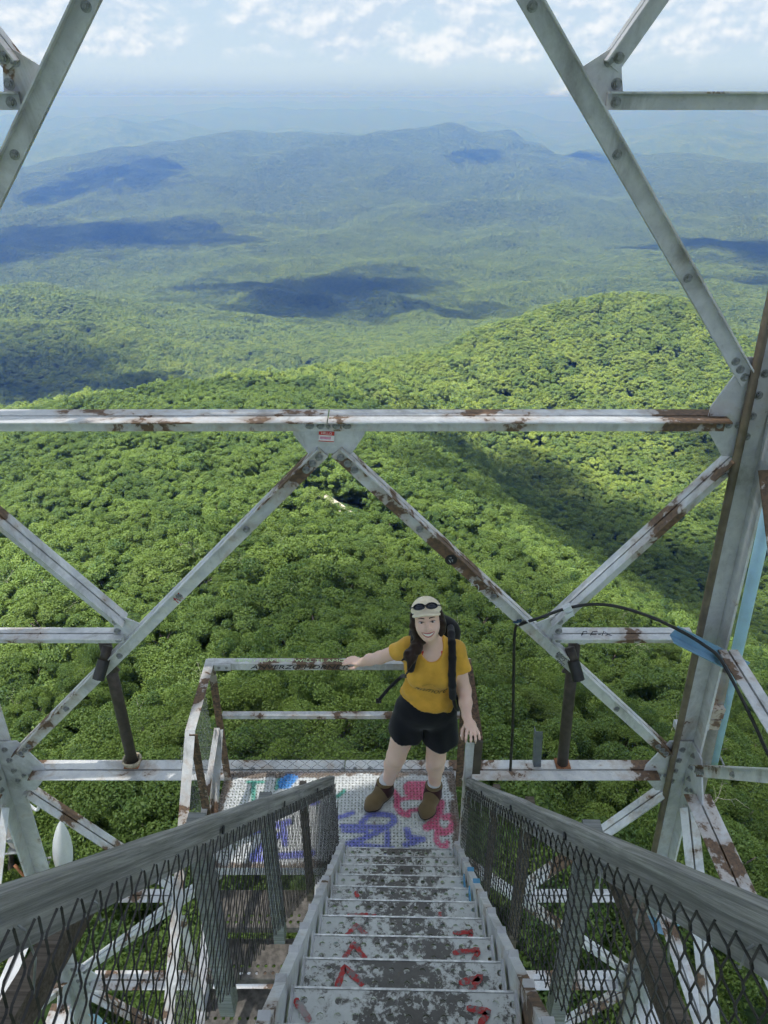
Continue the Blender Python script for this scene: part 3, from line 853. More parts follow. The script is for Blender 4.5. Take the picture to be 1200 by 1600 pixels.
# ================================================================== CHAIN LINK
def chain_link(v, f, P, ls, lh, pitch=0.05, rad=0.0017, nrm=Vector((1, 0, 0)), seed=0, slope=0.0):
    """woven wires: P(s, h) gives a point of the panel"""
    rg = random.Random(seed)
    pitch = pitch * 0.52; ns = int(ls * math.hypot(1, slope) / pitch) - 1; st = abs(slope) * pitch if slope else pitch * 1.05
    nh2 = max(4, int(round(lh / st)))
    al = (P(1.0, 0) - P(0.0, 0)).normalized(); bp = P(0.0, 1.0) - P(0.0, 0.0); bp = (bp - al * bp.dot(al)).normalized(); lp = lh * bp.dot(P(0.0, 1.0) - P(0.0, 0.0)); st = pitch * 1.05; nh2 = max(4, int(round(lp / st)))
    tail = int(lh / pitch) if slope else 0; q0 = P(0.0, 0); ah = Vector((al.x, al.y, 0)).normalized()
    for i in range(ns + 1 + tail):
        s0 = i * pitch; pts = []
        for k in range(nh2 + 1):
            ph = (k + i) % 2
            ds = pitch * (1.05 if ph else -0.05)
            w = 0.0024 * (1 if ph else -1)
            q = q0 + al * (s0 + ds + rg.uniform(-.002, .002)) + bp * (st * k + rg.uniform(-.002, .002)) + nrm * w
            if slope:
                along = (q - q0).dot(ah)
                if along < -0.02 or along > ls: continue
            pts.append(q)
        if len(pts) < 2: continue
        # wires bend softly at the links
        q = []
        for k in range(len(pts) - 1):
            a, b = pts[k], pts[k + 1]
            q += [a.lerp(b, 0.12), a.lerp(b, 0.88)]
        tube(v, f, q, rad, 3, cap=False)

# ================================================================== STAIRS
RISE, GO, N_TREAD = 0.187, 0.187, 16
ST = Matrix.Translation((0.09, 2.815, 0)) @ Matrix.Rotation(R(-1.2), 4, 'Z')
def S(u, s, z): return ST @ Vector((u, -s, z))       # u across, s up the flight (towards the lookout), z up
def rail_z(s): return 0.795 + s * 1.045

def tread_mesh(name, width, depth, seed, letters=(), mat=None):
    """steel tread pan with two rows of real holes, rolled lips front and back; local x across, y = far edge at 0 to -depth"""
    rg = np.random.default_rng(seed)
    nx = 26; xs = np.linspace(-width / 2, width / 2, nx + 1)
    rows = [0, 0.016, 0.042, 0.056, 0.082, 0.12, 0.17, depth]
    v, f, hole = [], [], []
    for j in range(len(rows) - 1):
        for i in range(nx):
            x0, x1, y0, y1 = xs[i], xs[i + 1], -rows[j], -rows[j + 1]
            s = len(v)
            v += [(x0, y1, 0), (x1, y1, 0), (x1, y0, 0), (x0, y0, 0)]
            if j in (1, 3) and i % 2 == 1:
                cx, cy, r = (x0 + x1) / 2, (y0 + y1) / 2, 0.0105
                for k in range(8):
                    a = math.pi * (1.25 + k * 0.25); v.append((cx + r * math.cos(a), cy + r * math.sin(a), 0))
                for k in range(8):
                    a = math.pi * (1.25 + k * 0.25); v.append((cx + r * math.cos(a), cy + r * math.sin(a), -0.006))
                c = [s, s + 1, s + 2, s + 3]; h = [s + 4 + k for k in range(8)]
                for q in range(4):
                    f.append((c[q], h[2 * q + 1], h[2 * q])); f.append((c[q], c[(q + 1) % 4], h[(2 * q + 2) % 8], h[2 * q + 1]))
                for k in range(8): f.append((h[k], h[(k + 1) % 8], h[(k + 1) % 8] + 8, h[k] + 8))
            else:
                f.append((s, s + 1, s + 2, s + 3))
    for y, dy in ((0.0, 0.004), (-depth, -0.004)):
        s = len(v)
        v += [(-width / 2, y, 0), (width / 2, y, 0), (width / 2, y + dy, -0.004), (-width / 2, y + dy, -0.004), (width / 2, y + dy, -0.05), (-width / 2, y + dy, -0.05)]
        f += [(s, s + 1, s + 2, s + 3), (s + 3, s + 2, s + 4, s + 5)]
    me = mesh_from(name, v, f, mat or M_TREAD)
    V = np.array(v)[:, :2]; col = np.zeros((len(v), 4), np.float32)
    paint_strokes(V, col, letters, 0.006)
    at = me.color_attributes.new('spray', 'FLOAT_COLOR', 'POINT'); at.data.foreach_set('color', col.ravel())
    return me

SPRAY = {'pink': (0.72, 0.14, 0.27), 'blue': (0.20, 0.22, 0.64), 'teal': (0.10, 0.42, 0.33), 'azure': (0.06, 0.30, 0.75), 'red': (0.50, 0.025, 0.03), 'green': (0.12, 0.42, 0.10)}
def paint_strokes(V, col, strokes, soft):
    for name, w, pts in strokes:
        d = np.full(len(V), 1e9)
        P = np.array(pts, float)
        if len(P) == 1: d = np.hypot(*(V - P[0]).T)
        for a, b in zip(P[:-1], P[1:]):
            ab = b - a; t = np.clip(((V - a) @ ab) / max(ab @ ab, 1e-9), 0, 1)
            d = np.minimum(d, np.hypot(*(V - a - t[:, None] * ab).T))
        a = np.clip((w / 2 + soft - d) / (2 * soft), 0, 1)
        on = a > col[:, 3] * 0.98
        on &= a > 0
        col[on, :3] = SPRAY[name]; col[on, 3] = np.maximum(col[on, 3], a[on])

def tread_mat():
    m = Mat('worn_tread'); co = m.coord('World'); ob = m.coord('Object')
    n1 = m.noise(11, 9, 0.78, vec=co, dist=0.3); n2 = m.noise(55, 5, 0.75, vec=co); n3 = m.noise(70, 3, 0.6, vec=co)
    sep = m.n.new('ShaderNodeSeparateXYZ'); m.l.new(ob, sep.inputs[0])
    mid = m.ramp(m.math('ABSOLUTE', sep.outputs[0]), 0.06, 0.28, 0.05, -0.03)     # feet wear the middle
    w = m.math('ADD', m.math('ADD', m.math('MULTIPLY', n1, 0.65), m.math('MULTIPLY', n2, 0.35)), mid)
    paint = m.mix(n3, (0.58, 0.60, 0.60), (0.74, 0.76, 0.76))
    at = m.n.new('ShaderNodeAttribute'); at.attribute_name = 'spray'
    paint = m.mix(m.math('MULTIPLY', at.outputs['Alpha'], m.ramp(n2, 0.28, 0.5, 0.35, 0.95)), paint, at.outputs['Color'])
    steel = m.mix(m.ramp(n2, 0.3, 0.7), (0.06, 0.063, 0.073), (0.13, 0.133, 0.143))
    brown = m.mix(n3, (0.10, 0.082, 0.06), (0.20, 0.165, 0.12))
    c = m.mix(m.ramp(w, 0.525, 0.54), paint, steel)
    c = m.mix(m.ramp(n1, 0.66, 0.70, 0, 0.8), c, brown)
    c = m.mix(m.ramp(w, 0.485, 0.52, 0, 0.4), c, (0.15, 0.13, 0.10))
    c = m.mix(m.math('MULTIPLY', at.outputs['Alpha'], m.ramp(n3, 0.45, 0.6, 0.1, 0.5)), c, at.outputs['Color'])
    m.color(c); m.rough(m.ramp(w, 0.50, 0.55, 0.6, 0.38)); m.spec(0.5); m.bump(m.math('ADD', n2, n3), 0.15, 0.003)
    return m.m
M_TREAD = tread_mat()
M_TREAD_DARK = plain_mat('dimmed_tread', (0.115, 0.105, 0.095), 0.6, 0.5, 22)  # darker tread colour, put in to dim the sunlit lower flight
M_NOSING = plain_mat('worn_nosing', (0.62, 0.63, 0.64), 0.3, 0.35, 35, 0.6)
RED = {
 5: [('red', .03, [(-.20, -0.021), (-.19, -0.050)])],
 6: [('red', .035, [(-.22, -0.067), (-.15, -0.063), (-.10, -0.067)]), ('red', .025, [(.16, -0.042), (.155, -0.076)])],
 7: [('red', .03, [(-.21, -0.080), (-.17, -0.034), (-.12, -0.080)]), ('red', .028, [(.19, -0.055), (.26, -0.050), (.25, -0.084)])],
 8: [('red', .03, [(-.20, -0.084), (-.165, -0.025), (-.12, -0.084)]), ('red', .03, [(.17, -0.050), (.26, -0.038), (.235, -0.084)])],
 9: [('red', .03, [(-.20, -0.084), (-.18, -0.021), (-.12, -0.076)]), ('red', .03, [(.17, -0.063), (.24, -0.042), (.2, -0.084)])],
 10: [('red', .03, [(-.30, -0.029), (-.27, -0.059), (-.25, -0.084)]), ('red', .03, [(.17, -0.042), (.23, -0.050), (.2, -0.084)])],
 11: [('red', .03, [(-.25, -0.021), (-.2, -0.063)])],
}
def ribbon_mesh(pts, w, seed):
    """a brushed stroke of paint lying on the metal, with an uneven edge"""
    rg = np.random.default_rng(seed); P = [Vector((x, y, 0.003)) for x, y in pts]; q = []
    for a, b in zip(P[:-1], P[1:]): q += [a.lerp(b, t) for t in np.linspace(0, 1, 9)[:-1]]
    q.append(P[-1]); v, f = [], []
    for i, p in enumerate(q):
        d = (q[min(i + 1, len(q) - 1)] - q[max(i - 1, 0)]).normalized(); n = Vector((-d.y, d.x, 0))
        e = .55 if i in (0, len(q) - 1) else 1.0
        v += [p + n * w * .5 * e * rg.uniform(.75, 1.2), p - n * w * .5 * e * rg.uniform(.75, 1.2)]
    for i in range(len(q) - 1): f.append((2 * i, 2 * i + 1, 2 * i + 3, 2 * i + 2))
    return mesh_from('red_paint', v, f, M_SPRAY_RED)
def spray_red():
    m = Mat('worn_red_paint'); n = m.noise(60, 6, 0.75, coord='World'); n2 = m.noise(14, 4, 0.6, coord='World')
    c = m.mix(m.ramp(n, 0.46, 0.56), (0.50, 0.035, 0.035), (0.36, 0.10, 0.10)); c = m.mix(m.ramp(n, 0.50, 0.56, 0, .9), c, (0.20, 0.20, 0.205)); c = m.mix(m.ramp(n2, 0.55, 0.62, 0, .8), c, (0.42, 0.40, 0.40))
    m.color(c); m.rough(.6); return m.m
M_SPRAY_RED = spray_red()
def build_stairs():
    root = empty('staircase', (0.09, 2.815, 0), R(-1.2))
    tag(root, 'steep flight of worn steel steps with wooden handrails going down to the landing', 'stairs')
    # everything below is in the stair's own frame: x across, y = -s
    def L(u, s, z): return Vector((u, -s, z))
    W = 0.62
    for k in range(1, N_TREAD + 1):
        o = link_mesh('tread', tread_mesh('tread', W, 0.228, 100 + k), None, root)
        o.location = (0, -((k - 1) * GO - 0.012), k * RISE)
        v, f = [], []; box(v, f, (0, .0035, -.001), W - .01, .006, .007); link_mesh('nosing', mesh_from('nosing', v, f, M_NOSING), None, o)
        for st in RED.get(k, ()): link_mesh('red_paint', ribbon_mesh(st[2], st[1] * .62, k), None, o)
    s1 = N_TREAD * GO + .05
    for sd in (-1, 1):
        v, f = [], []
        x = sd * (W / 2 + 0.006)
        # channel stringer: web and two flanges turned outwards
        d = 0.10
        def sl(s, o): return L(x, s, s * 1.0 + o)
        sa, sb = -0.02, s1
        za, zb = 0.07, -0.17
        prism(v, f, [(0, za), (0, zb), (sd * .03, zb), (sd * .03, zb + .008), (sd * .008, zb + .008), (sd * .008, za - .008), (sd * .03, za - .008), (sd * .03, za)], L(x, sa, sa + .19), L(x, sb, sb + .19), Vector((1, 0, 0)), Vector((0, 0, 1)))
        link_mesh('stringer', mesh_from('stringer', v, f, M_PAINT), None, root)
        for k in range(1, N_TREAD + 1):      # angle cleats that carry the treads
            v, f = [], []
            box(v, f, L(sd * (W / 2 - .002) - sd * .004, (k - 1) * GO + .105, k * RISE + .022), .006, .21, .045)
            box(v, f, L(sd * (W / 2 + .022), (k - 1) * GO + .03, k * RISE + .085), .03, .06, .022)
            link_mesh('cleat', mesh_from('cleat', v, f, M_PAINT_DULL if not (sd > 0 and k in (4, 5)) else M_BLUE_TAPE), None, root)
        # handrail: a weathered plank on edge
        def ur(s): return sd * (0.385 + (.080 if sd < 0 else .035) * max(0, s))      # the rails spread apart towards the top
        a, b = L(ur(0), -0.085, rail_z(-0.085)), L(ur(s1 + .1), s1 + .1, rail_z(s1 + .1))
        ax = (b - a).normalized(); ln = (b - a).length
        v, f = [], []; nseg = 24
        rg = np.random.default_rng(3 + sd)
        for i in range(nseg + 1):
            q = rg.normal(0, .0012, 8)
            hw, hh, c = 0.019, 0.086, 0.004
            for n_, (yy, zz) in enumerate(((-hw, -hh), (hw, -hh), (hw, -c), (hw - c, 0), (-hw + c, 0), (-hw, -c))):
                v.append((ln * i / nseg, yy + q[n_], zz + q[(n_ + 3) % 8]))
        for i in range(nseg):
            for n_ in range(6): f.append((i * 6 + n_, i * 6 + (n_ + 1) % 6, (i + 1) * 6 + (n_ + 1) % 6, (i + 1) * 6 + n_))
        f.append((5, 4, 3, 2, 1, 0)); e = nseg * 6; f.append((e, e + 1, e + 2, e + 3, e + 4, e + 5))
        o = link_mesh('handrail', mesh_from('handrail', v, f, M_WOOD), None, root)
        o.location = a
        zax = Vector((1, 0, 0)).cross(ax) if False else (Vector((0, 0, 1)) - ax * ax.z).normalized()
        yax = zax.cross(ax)
        o.rotation_euler = Matrix((ax, yax, zax)).transposed().to_euler()
        # chain link between stringer and rail
        v, f = [], []
        xm = sd * 0.358
        chain_link(v, f, lambda s, h: L(xm + sd * (.070 if sd < 0 else .030) * s, s - .03, (s - .03) * 1.045 + .11 + h), s1 + .05, 0.62, 0.062, 0.0022, Vector((1, 0, 0)), 5 + sd, 1.045)
        o = link_mesh('chain_link', mesh_from('chain_link', v, f, M_WIRE), None, root); tag(o, kind='stuff')
        # bent wire ties hooked over the rail
        for k in range(22):
            s = 0.05 + k * .145 + rg.uniform(-.03, .03)
            v, f = [], []
            z0 = rail_z(s) - rg.uniform(.075, .10); xi = ur(s) - sd * .022
            l = rg.uniform(.05, .11)
            tube(v, f, [L(xi, s, z0 + .012), L(xi - sd * .010, s + .004, z0 + .008), L(xi - sd * .013, s + .012 + rg.uniform(-.01, .01), z0 - l * .5), L(xi - sd * .006, s + rg.uniform(-.02, .03), z0 - l)], 0.0019, 5)
            link_mesh('wire_tie', mesh_from('wire_tie', v, f, M_WIRE_GALV), None, root)
        # posts and knee braces outside the mesh
        xp = sd * 0.44
        for s, m_ in ((0.40, M_WOOD_BROWN), (0.95, M_WOOD_GREY if sd < 0 else M_WOOD_BROWN), (1.52, M_WOOD_GREY), (2.45, M_WOOD_BROWN)):
            v, f = [], []; z0, z1 = s - .05, rail_z(s) - .02
            box(v, f, L(ur(s) + sd * .05, s, (z0 + z1) / 2), .032 + (.014 if m_ is M_WOOD_GREY else 0), .058, z1 - z0)
            link_mesh('post', mesh_from('post', v, f, m_), None, root)
        # round bolts through the rail
        for s in (0.40, 0.95, 1.52):
            v, f = [], []
            tube(v, f, [L(ur(s) - sd * .0195, s, rail_z(s) - .05), L(ur(s) - sd * .024, s, rail_z(s) - .05)], 0.011, 8)
            link_mesh('rail_bolt', mesh_from('rail_bolt', v, f, M_INK), None, root)
        v, f = [], []
        s0 = 1.52 if sd > 0 else 1.88
        prism(v, f, [(-.02, -.035), (.02, -.035), (.02, .035), (-.02, .035)], L(ur(s0) + sd * .11, s0, rail_z(s0) - .13), L(ur(s0 + .85) + sd * .11, s0 + .85, rail_z(s0) + .02), Vector((1, 0, 0)), Vector((0, 0, 1)))
        link_mesh('knee_brace', mesh_from('knee_brace', v, f, M_WOOD_BROWN), None, root)
    # top step: a short landing behind the viewer
    v, f = [], []; box(v, f, L(0, s1 + .32, N_TREAD * RISE + .18), .76, .55, .01)
    link_mesh('top_step', mesh_from('top_step', v, f, M_PAINT_DULL), None, root)
M_BLUE_TAPE = plain_mat('blue_tape', (0.10, 0.32, 0.55), 0.5, 0.1, 8)
build_stairs()

# ================================================================== LANDING
GRAFFITI = [
  ('pink', 0.095, [(0.173, 3.413), (0.27, 3.413)]), ('pink', 0.06, [(0.165, 3.363), (0.29, 3.358)]),
  ('pink', 0.045, [(0.061, 3.376), (0.09, 3.331), (0.082, 3.261), (0.11, 3.209), (0.152, 3.192)]),
  ('pink', 0.035, [(0.105, 3.314), (0.178, 3.327), (0.244, 3.323)]), ('pink', 0.035, [(0.131, 3.201), (0.175, 3.227), (0.233, 3.235)]),
  ('pink', 0.06, [(0.366, 3.287), (0.355, 3.227), (0.314, 3.142), (0.269, 3.101)]),
  ('pink', 0.05, [(0.387, 3.176), (0.431, 3.184), (0.44, 3.126), (0.408, 3.076), (0.365, 3.06), (0.333, 3.101), (0.315, 3.159)]),
  ('pink', 0.038, [(0.33, 3.06), (0.32, 3.012), (0.339, 2.977), (0.372, 2.961), (0.388, 2.989)]),
  ('blue', 0.035, [(-0.283, 3.176), (-0.241, 3.192), (-0.199, 3.209)]),
  ('blue', 0.042, [(-0.14, 3.138), (-0.091, 3.197), (-0.019, 3.201), (0.052, 3.184), (0.07, 3.15), (0.03, 3.109), (-0.054, 3.06), (-0.143, 3.012), (-0.259, 2.965)]),
  ('blue', 0.036, [(-0.266, 3.109), (0.016, 3.101)]), ('blue', 0.032, [(-0.25, 3.076), (-0.11, 3.068)]), ('blue', 0.04, [(-0.259, 2.981), (0.05, 2.95)]),
  ('blue', 0.038, [(0.023, 3.06), (0.022, 2.904)]), ('blue', 0.035, [(0.009, 2.942), (0.057, 2.942)]), ('blue', 0.045, [(0.142, 3.085), (0.155, 3.028), (0.237, 3.016), (0.133, 2.977)]),
  ('blue', 0.045, [(-0.268, 2.881), (-0.241, 2.889)]),
  ('teal', 0.03, [(-0.306, 3.336), (-0.264, 3.381)]), ('teal', 0.03, [(-0.91, 3.452), (-0.812, 3.452)]), ('teal', 0.032, [(-0.871, 3.447), (-0.854, 3.311)]), ('teal', 0.03, [(-0.704, 3.484), (-0.716, 3.401)]),
  ('azure', 0.11, [(-0.662, 3.447), (-0.63, 3.503), (-0.604, 3.541)]), ('azure', 0.05, [(-0.536, 3.551), (-0.506, 3.551)]),
  ('blue', 0.05, [(-0.827, 3.066), (-0.605, 3.14)]), ('blue', 0.05, [(-0.788, 2.902), (-0.708, 3.01), (-0.623, 3.058)]), ('blue', 0.05, [(-0.784, 2.879), (-0.605, 2.902), (-0.437, 2.917)]), ('blue', 0.04, [(-0.638, 3.123), (-0.607, 2.979)]), ('blue', 0.04, [(-0.468, 3.285), (-0.432, 3.293)]),
]
LZ = 0.022
def landing_mat():
    m = Mat('landing_paint'); co = m.coord('Object')
    n1 = m.noise(5, 7, 0.65, vec=co); n2 = m.noise(22, 5, 0.65, vec=co); n3 = m.noise(80, 3, 0.6, vec=co)
    c = m.mix(m.ramp(n2, 0.3, 0.7), (0.60, 0.62, 0.63), (0.78, 0.80, 0.80))
    at = m.n.new('ShaderNodeAttribute'); at.attribute_name = 'spray'
    c = m.mix(m.math('MULTIPLY', at.outputs['Alpha'], m.ramp(n3, 0.25, 0.5, 0.6, 0.97)), c, at.outputs['Color'])
    ed = m.attr('edge', 'Fac')
    s = m.math('ADD', m.math('ADD', m.math('MULTIPLY', n1, 0.6), m.math('MULTIPLY', n2, 0.3)), m.math('MULTIPLY', ed, 0.28))
    c = m.mix(m.ramp(s, 0.55, 0.62, 0, 0.9), c, m.mix(n3, (0.11, 0.085, 0.065), (0.24, 0.17, 0.12)))
    m.color(c); m.rough(0.6); m.spec(0.4); return m.m
def perforated_plate(x0, x1, y0, y1, z, strokes):
    p = 0.0225; nx = int((x1 - x0) / p); ny = int((y1 - y0) / p); px = (x1 - x0) / nx; py = (y1 - y0) / ny
    I, J = np.meshgrid(np.arange(nx), np.arange(ny), indexing='ij'); I = I.ravel(); J = J.ravel()
    cx = x0 + (I + .5) * px; cy_ = y0 + (J + .5) * py
    sg = np.where((I + J) % 2, 1.0, -1.0)
    rg = np.random.default_rng(9)
    blk = (rg.random(len(I)) < 0.02)
    la, lb = np.where(blk, .0012, .0106), np.where(blk, .001, .0058)
    V = np.zeros((len(I), 12, 3)); V[:, :, 2] = z
    for k, (a, b) in enumerate(((-.5, -.5), (.5, -.5), (.5, .5), (-.5, .5))):
        V[:, k, 0] = cx + a * px; V[:, k, 1] = cy_ + b * py
    c45 = math.sqrt(.5)
    for k, (a, b) in enumerate(((0, -1), (1, 0), (0, 1), (-1, 0))):        # slot turned 45 degrees, its lip raised
        ex, ey = a * la, b * lb
        # rotate the slot by +-45
        rx_, ry_ = (ex * c45 - sg * ey * c45), (sg * ex * c45 + ey * c45)
        V[:, 4 + k, 0] = cx + rx_; V[:, 4 + k, 1] = cy_ + ry_; V[:, 4 + k, 2] = z + 0.004
        V[:, 8 + k, 0] = cx + rx_; V[:, 8 + k, 1] = cy_ + ry_; V[:, 8 + k, 2] = z - 0.004
    b = (np.arange(len(I)) * 12)[:, None]
    # which corner goes with which slot vertex depends on the turn of the slot
    qa = np.array([[0, 1, 4, 7], [1, 2, 5, 4], [2, 3, 6, 5], [3, 0, 7, 6]])
    qb = np.array([[0, 1, 5, 4], [1, 2, 6, 5], [2, 3, 7, 6], [3, 0, 4, 7]])
    wall = np.array([[4, 5, 9, 8], [5, 6, 10, 9], [6, 7, 11, 10], [7, 4, 8, 11]])
    q = np.concatenate([(b[:, :, None] + np.where((sg > 0)[:, None, None], qb[None], qa[None])).reshape(-1, 4), (b[:, :, None] + wall[None]).reshape(-1, 4)])
    Vf = V.reshape(-1, 3)
    me = mesh_np('perforated_plate', Vf, q, M_LANDING)
    col = np.zeros((len(Vf), 4), np.float32); paint_strokes(Vf[:, :2], col, strokes, 0.005)
    me.color_attributes.new('spray', 'FLOAT_COLOR', 'POINT').data.foreach_set('color', col.ravel())
    d = np.minimum(np.minimum(Vf[:, 0] - x0, x1 - Vf[:, 0]) , np.minimum(Vf[:, 1] - y0, y1 - Vf[:, 1]))
    e = np.clip(1 - d / 0.09, 0, 1).astype(np.float32)
    me.attributes.new('edge', 'FLOAT', 'POINT').data.foreach_set('value', e)
    return me
M_LANDING = landing_mat()
RAIL_Z = 1.035
def angle(v, f, p0, p1, a, b, w=0.05, w2=None, t=0.005):
    """single steel angle from p0 to p1 with legs along a and b"""
    a = Vector(a); b = Vector(b); w2 = w2 or w
    prism(v, f, [(0, 0), (w, 0), (w, t), (t, t), (t, w2), (0, w2)], Vector(p0), Vector(p1), a, b)
def build_landing():
    x0, x1, y0, y1 = -1.075, 0.478, 2.822, 3.545
    root = empty('landing_platform', (0, 0, 0))
    tag(root, 'small railed stair landing with graffiti on its white perforated floor', 'landing')
    link_mesh('floor_plate', perforated_plate(x0, x1, y0, y1, LZ, GRAFFITI), None, root)
    for y in (y0 + .006, (y0 + y1) / 2, y1 - .06):
        v, f = [], []; angle(v, f, (x0, y, LZ - .006), (x1, y, LZ - .006), (0, 1, 0), (0, 0, -1), .05, .07); part('joist', v, f, M_PAINT_DULL, root)
    for x, sx in ((x0 + .004, 1), (x1 - .004, -1)):
        v, f = [], []; angle(v, f, (x, y0 + .07, LZ - .013), (x, y1 - .07, LZ - .013), (sx, 0, 0), (0, 0, -1), .05, .07); part('edge_angle', v, f, M_PAINT, root)
    yb = 3.47
    # back rail: top angle with its flange towards the stairs, mid rail
    v, f = [], []; angle(v, f, (-1.075, yb, RAIL_Z), (0.53, yb, RAIL_Z), (0, 1, 0), (0, 0, -1), .05, .05); tr = part('top_rail', v, f, M_RAIL, root)
    v, f = [], []; box(v, f, (-0.98, yb - .004, RAIL_Z - .026), .10, .006, .046); sp = part('splice_plate', v, f, M_PAINT_DULL, root)
    for x in (-1.0, -0.955): add_bolt((x, yb - .007, RAIL_Z - .026), (0, -1, 0), root, sp, .45)
    v, f = [], []; angle(v, f, (-1.03, yb + .01, 0.60), (0.50, yb + .01, 0.60), (0, 1, 0), (0, 0, -1), .038, .03); part('mid_rail', v, f, M_RAIL, root)
    # corner posts
    v, f = [], []; angle(v, f, (-1.07, yb - .002, LZ), (-1.07, yb - .002, RAIL_Z - .006), (1, 0, 0), (0, 1, 0), .045); part('post', v, f, M_RAIL_BROWN, root)
    v, f = [], []; angle(v, f, (0.525, yb - .002, LZ - .06), (0.525, yb - .002, RAIL_Z - .006), (-1, 0, 0), (0, 1, 0), .045); part('post', v, f, M_RAIL_BROWN, root)
    # left rail runs forward, then dips with the lower flight
    v, f = [], []; angle(v, f, (-1.085, yb + .04, RAIL_Z + .004), (-1.085, 2.95, 1.012), (1, 0, 0), (0, 0, -1), .055, .05); part('side_rail', v, f, M_RAIL, root)
    v, f = [], []; angle(v, f, (-1.085, 2.95, 1.01), (-1.085, 1.55, -0.30), (1, 0, 0), (0, -.6, -.8), .055, .05); part('side_rail', v, f, M_RAIL, root)
    v, f = [], []; angle(v, f, (-1.065, 3.40, 0.575), (-1.065, 2.80, 0.36), (1, 0, 0), (0, 0, -1), .035, .035); part('mid_rail', v, f, M_RAIL, root)
    v, f = [], []; angle(v, f, (-1.06, 2.93, LZ - .07), (-1.06, 2.93, 1.0), (1, 0, 0), (0, 1, 0), .045); part('post', v, f, M_RAIL_BROWN, root)
    v, f = [], []; angle(v, f, (-1.055, 3.40, 0.56), (-1.055, 2.86, 0.03), (1, 0, 0), (0, -.7, .7), .045); part('brace', v, f, M_RAIL, root)
    # right side: rail towards the stairs, gate post and the brown end plate under the hand
    v, f = [], []; angle(v, f, (0.535, yb - .004, RAIL_Z - .008), (0.535, 2.90, 1.0), (-1, 0, 0), (0, 0, -1), .055, .05); part('side_rail', v, f, M_RAIL_BROWN, root)
    v, f = [], []; box(v, f, (0.508, 2.893, 0.868), .052, .012, .25); part('end_plate', v, f, M_PLATE, root)
    v, f = [], []; angle(v, f, (0.445, 2.875, LZ - .07), (0.445, 2.875, 0.995), (1, 0, 0), (0, 1, 0), .042, .042); part('post', v, f, M_PAINT, root)
    # chain link: back and left side
    v, f = [], []; chain_link(v, f, lambda s, h: Vector((-1.03 + s, yb + .055, .03 + h)), 1.53, 0.57, 0.08, 0.0014, Vector((0, 1, 0)), 3)
    tag(part('chain_link', v, f, M_WIRE, root), kind='stuff')
    v, f = [], []; chain_link(v, f, lambda s, h: Vector((-1.09, 2.82 + s, .02 + h)), 0.62, 0.95, 0.048, 0.0013, Vector((1, 0, 0)), 4)
    tag(part('chain_link', v, f, M_WIRE_GALV, root), kind='stuff')
    # bolts along the back edge
    for x in (-0.98, -0.9, -0.28, -0.2, -0.10, 0.42, 0.46): add_bolt((x, yb + .115, .004), (0, 0, 1), root, root, .7)
    return root, tr
M_RAIL = paint_mat('rail_paint', 0.55, base=(0.47, 0.48, 0.485), hi=(0.70, 0.71, 0.71), scale=1.6)
M_RAIL_BROWN = paint_mat('brown_rail_paint', 0.95, base=(0.33, 0.33, 0.32), hi=(0.5, 0.5, 0.48), brown=(0.07, 0.055, 0.045), scale=1.4)
M_PLATE = plain_mat('brown_plate', (0.085, 0.068, 0.058), 0.6, 0.2, 12)
LANDING, TOP_RAIL = build_landing()

def build_lower_stairs():
    root = empty('lower_staircase', (-0.72, 2.815, 0))
    tag(root, 'lower flight of steel steps leading down from the landing, seen behind the mesh', 'stairs')
    W = 0.60
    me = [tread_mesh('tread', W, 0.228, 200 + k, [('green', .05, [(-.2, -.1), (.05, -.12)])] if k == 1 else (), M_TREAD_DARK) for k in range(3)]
    for k in range(1, 17):
        o = link_mesh('tread', me[k % 3], None, root); o.location = (0, -(k - 1) * GO - 0.215 + .2, -k * RISE); o.rotation_euler = (0, 0, math.pi); o.location.y -= .21
    for sd in (-1, 1):
        v, f = [], []; x = sd * (W / 2 + .006)
        prism(v, f, [(0, .07), (0, -.17), (sd * .05, -.17), (sd * .05, -.162), (sd * .008, -.162), (sd * .008, .062), (sd * .05, .062), (sd * .05, .07)], Vector((x, .0, -.12)), Vector((x, -3.1, -3.22)), Vector((1, 0, 0)), Vector((0, 0, 1)))
        link_mesh('stringer', mesh_from('stringer', v, f, M_PAINT_DULL), None, root)
    for s, m_ in ((.5, M_PAINT), (1.2, M_RAIL_BROWN), (1.9, M_PAINT)):
        v, f = [], []; angle(v, f, (-.35, -s, -s - .15), (-.35, -s, -s * .94 + .82), (1, 0, 0), (0, 1, 0), .05); link_mesh('post', mesh_from('post', v, f, m_), None, root)
        v, f = [], []; angle(v, f, (.34, -s, -s - .15), (.34, -s, -s * .94 + .75), (-1, 0, 0), (0, 1, 0), .05); link_mesh('post', mesh_from('post', v, f, m_), None, root)
    v, f = [], []; chain_link(v, f, lambda s, h: Vector((-.362, -s - .25, -(s + .25) * .97 + .0 + h)), 2.2, 0.8, 0.05, 0.0013, Vector((1, 0, 0)), 8, -0.97)
    tag(link_mesh('chain_link', mesh_from('chain_link', v, f, M_WIRE_GALV), None, root), kind='stuff')
build_lower_stairs()

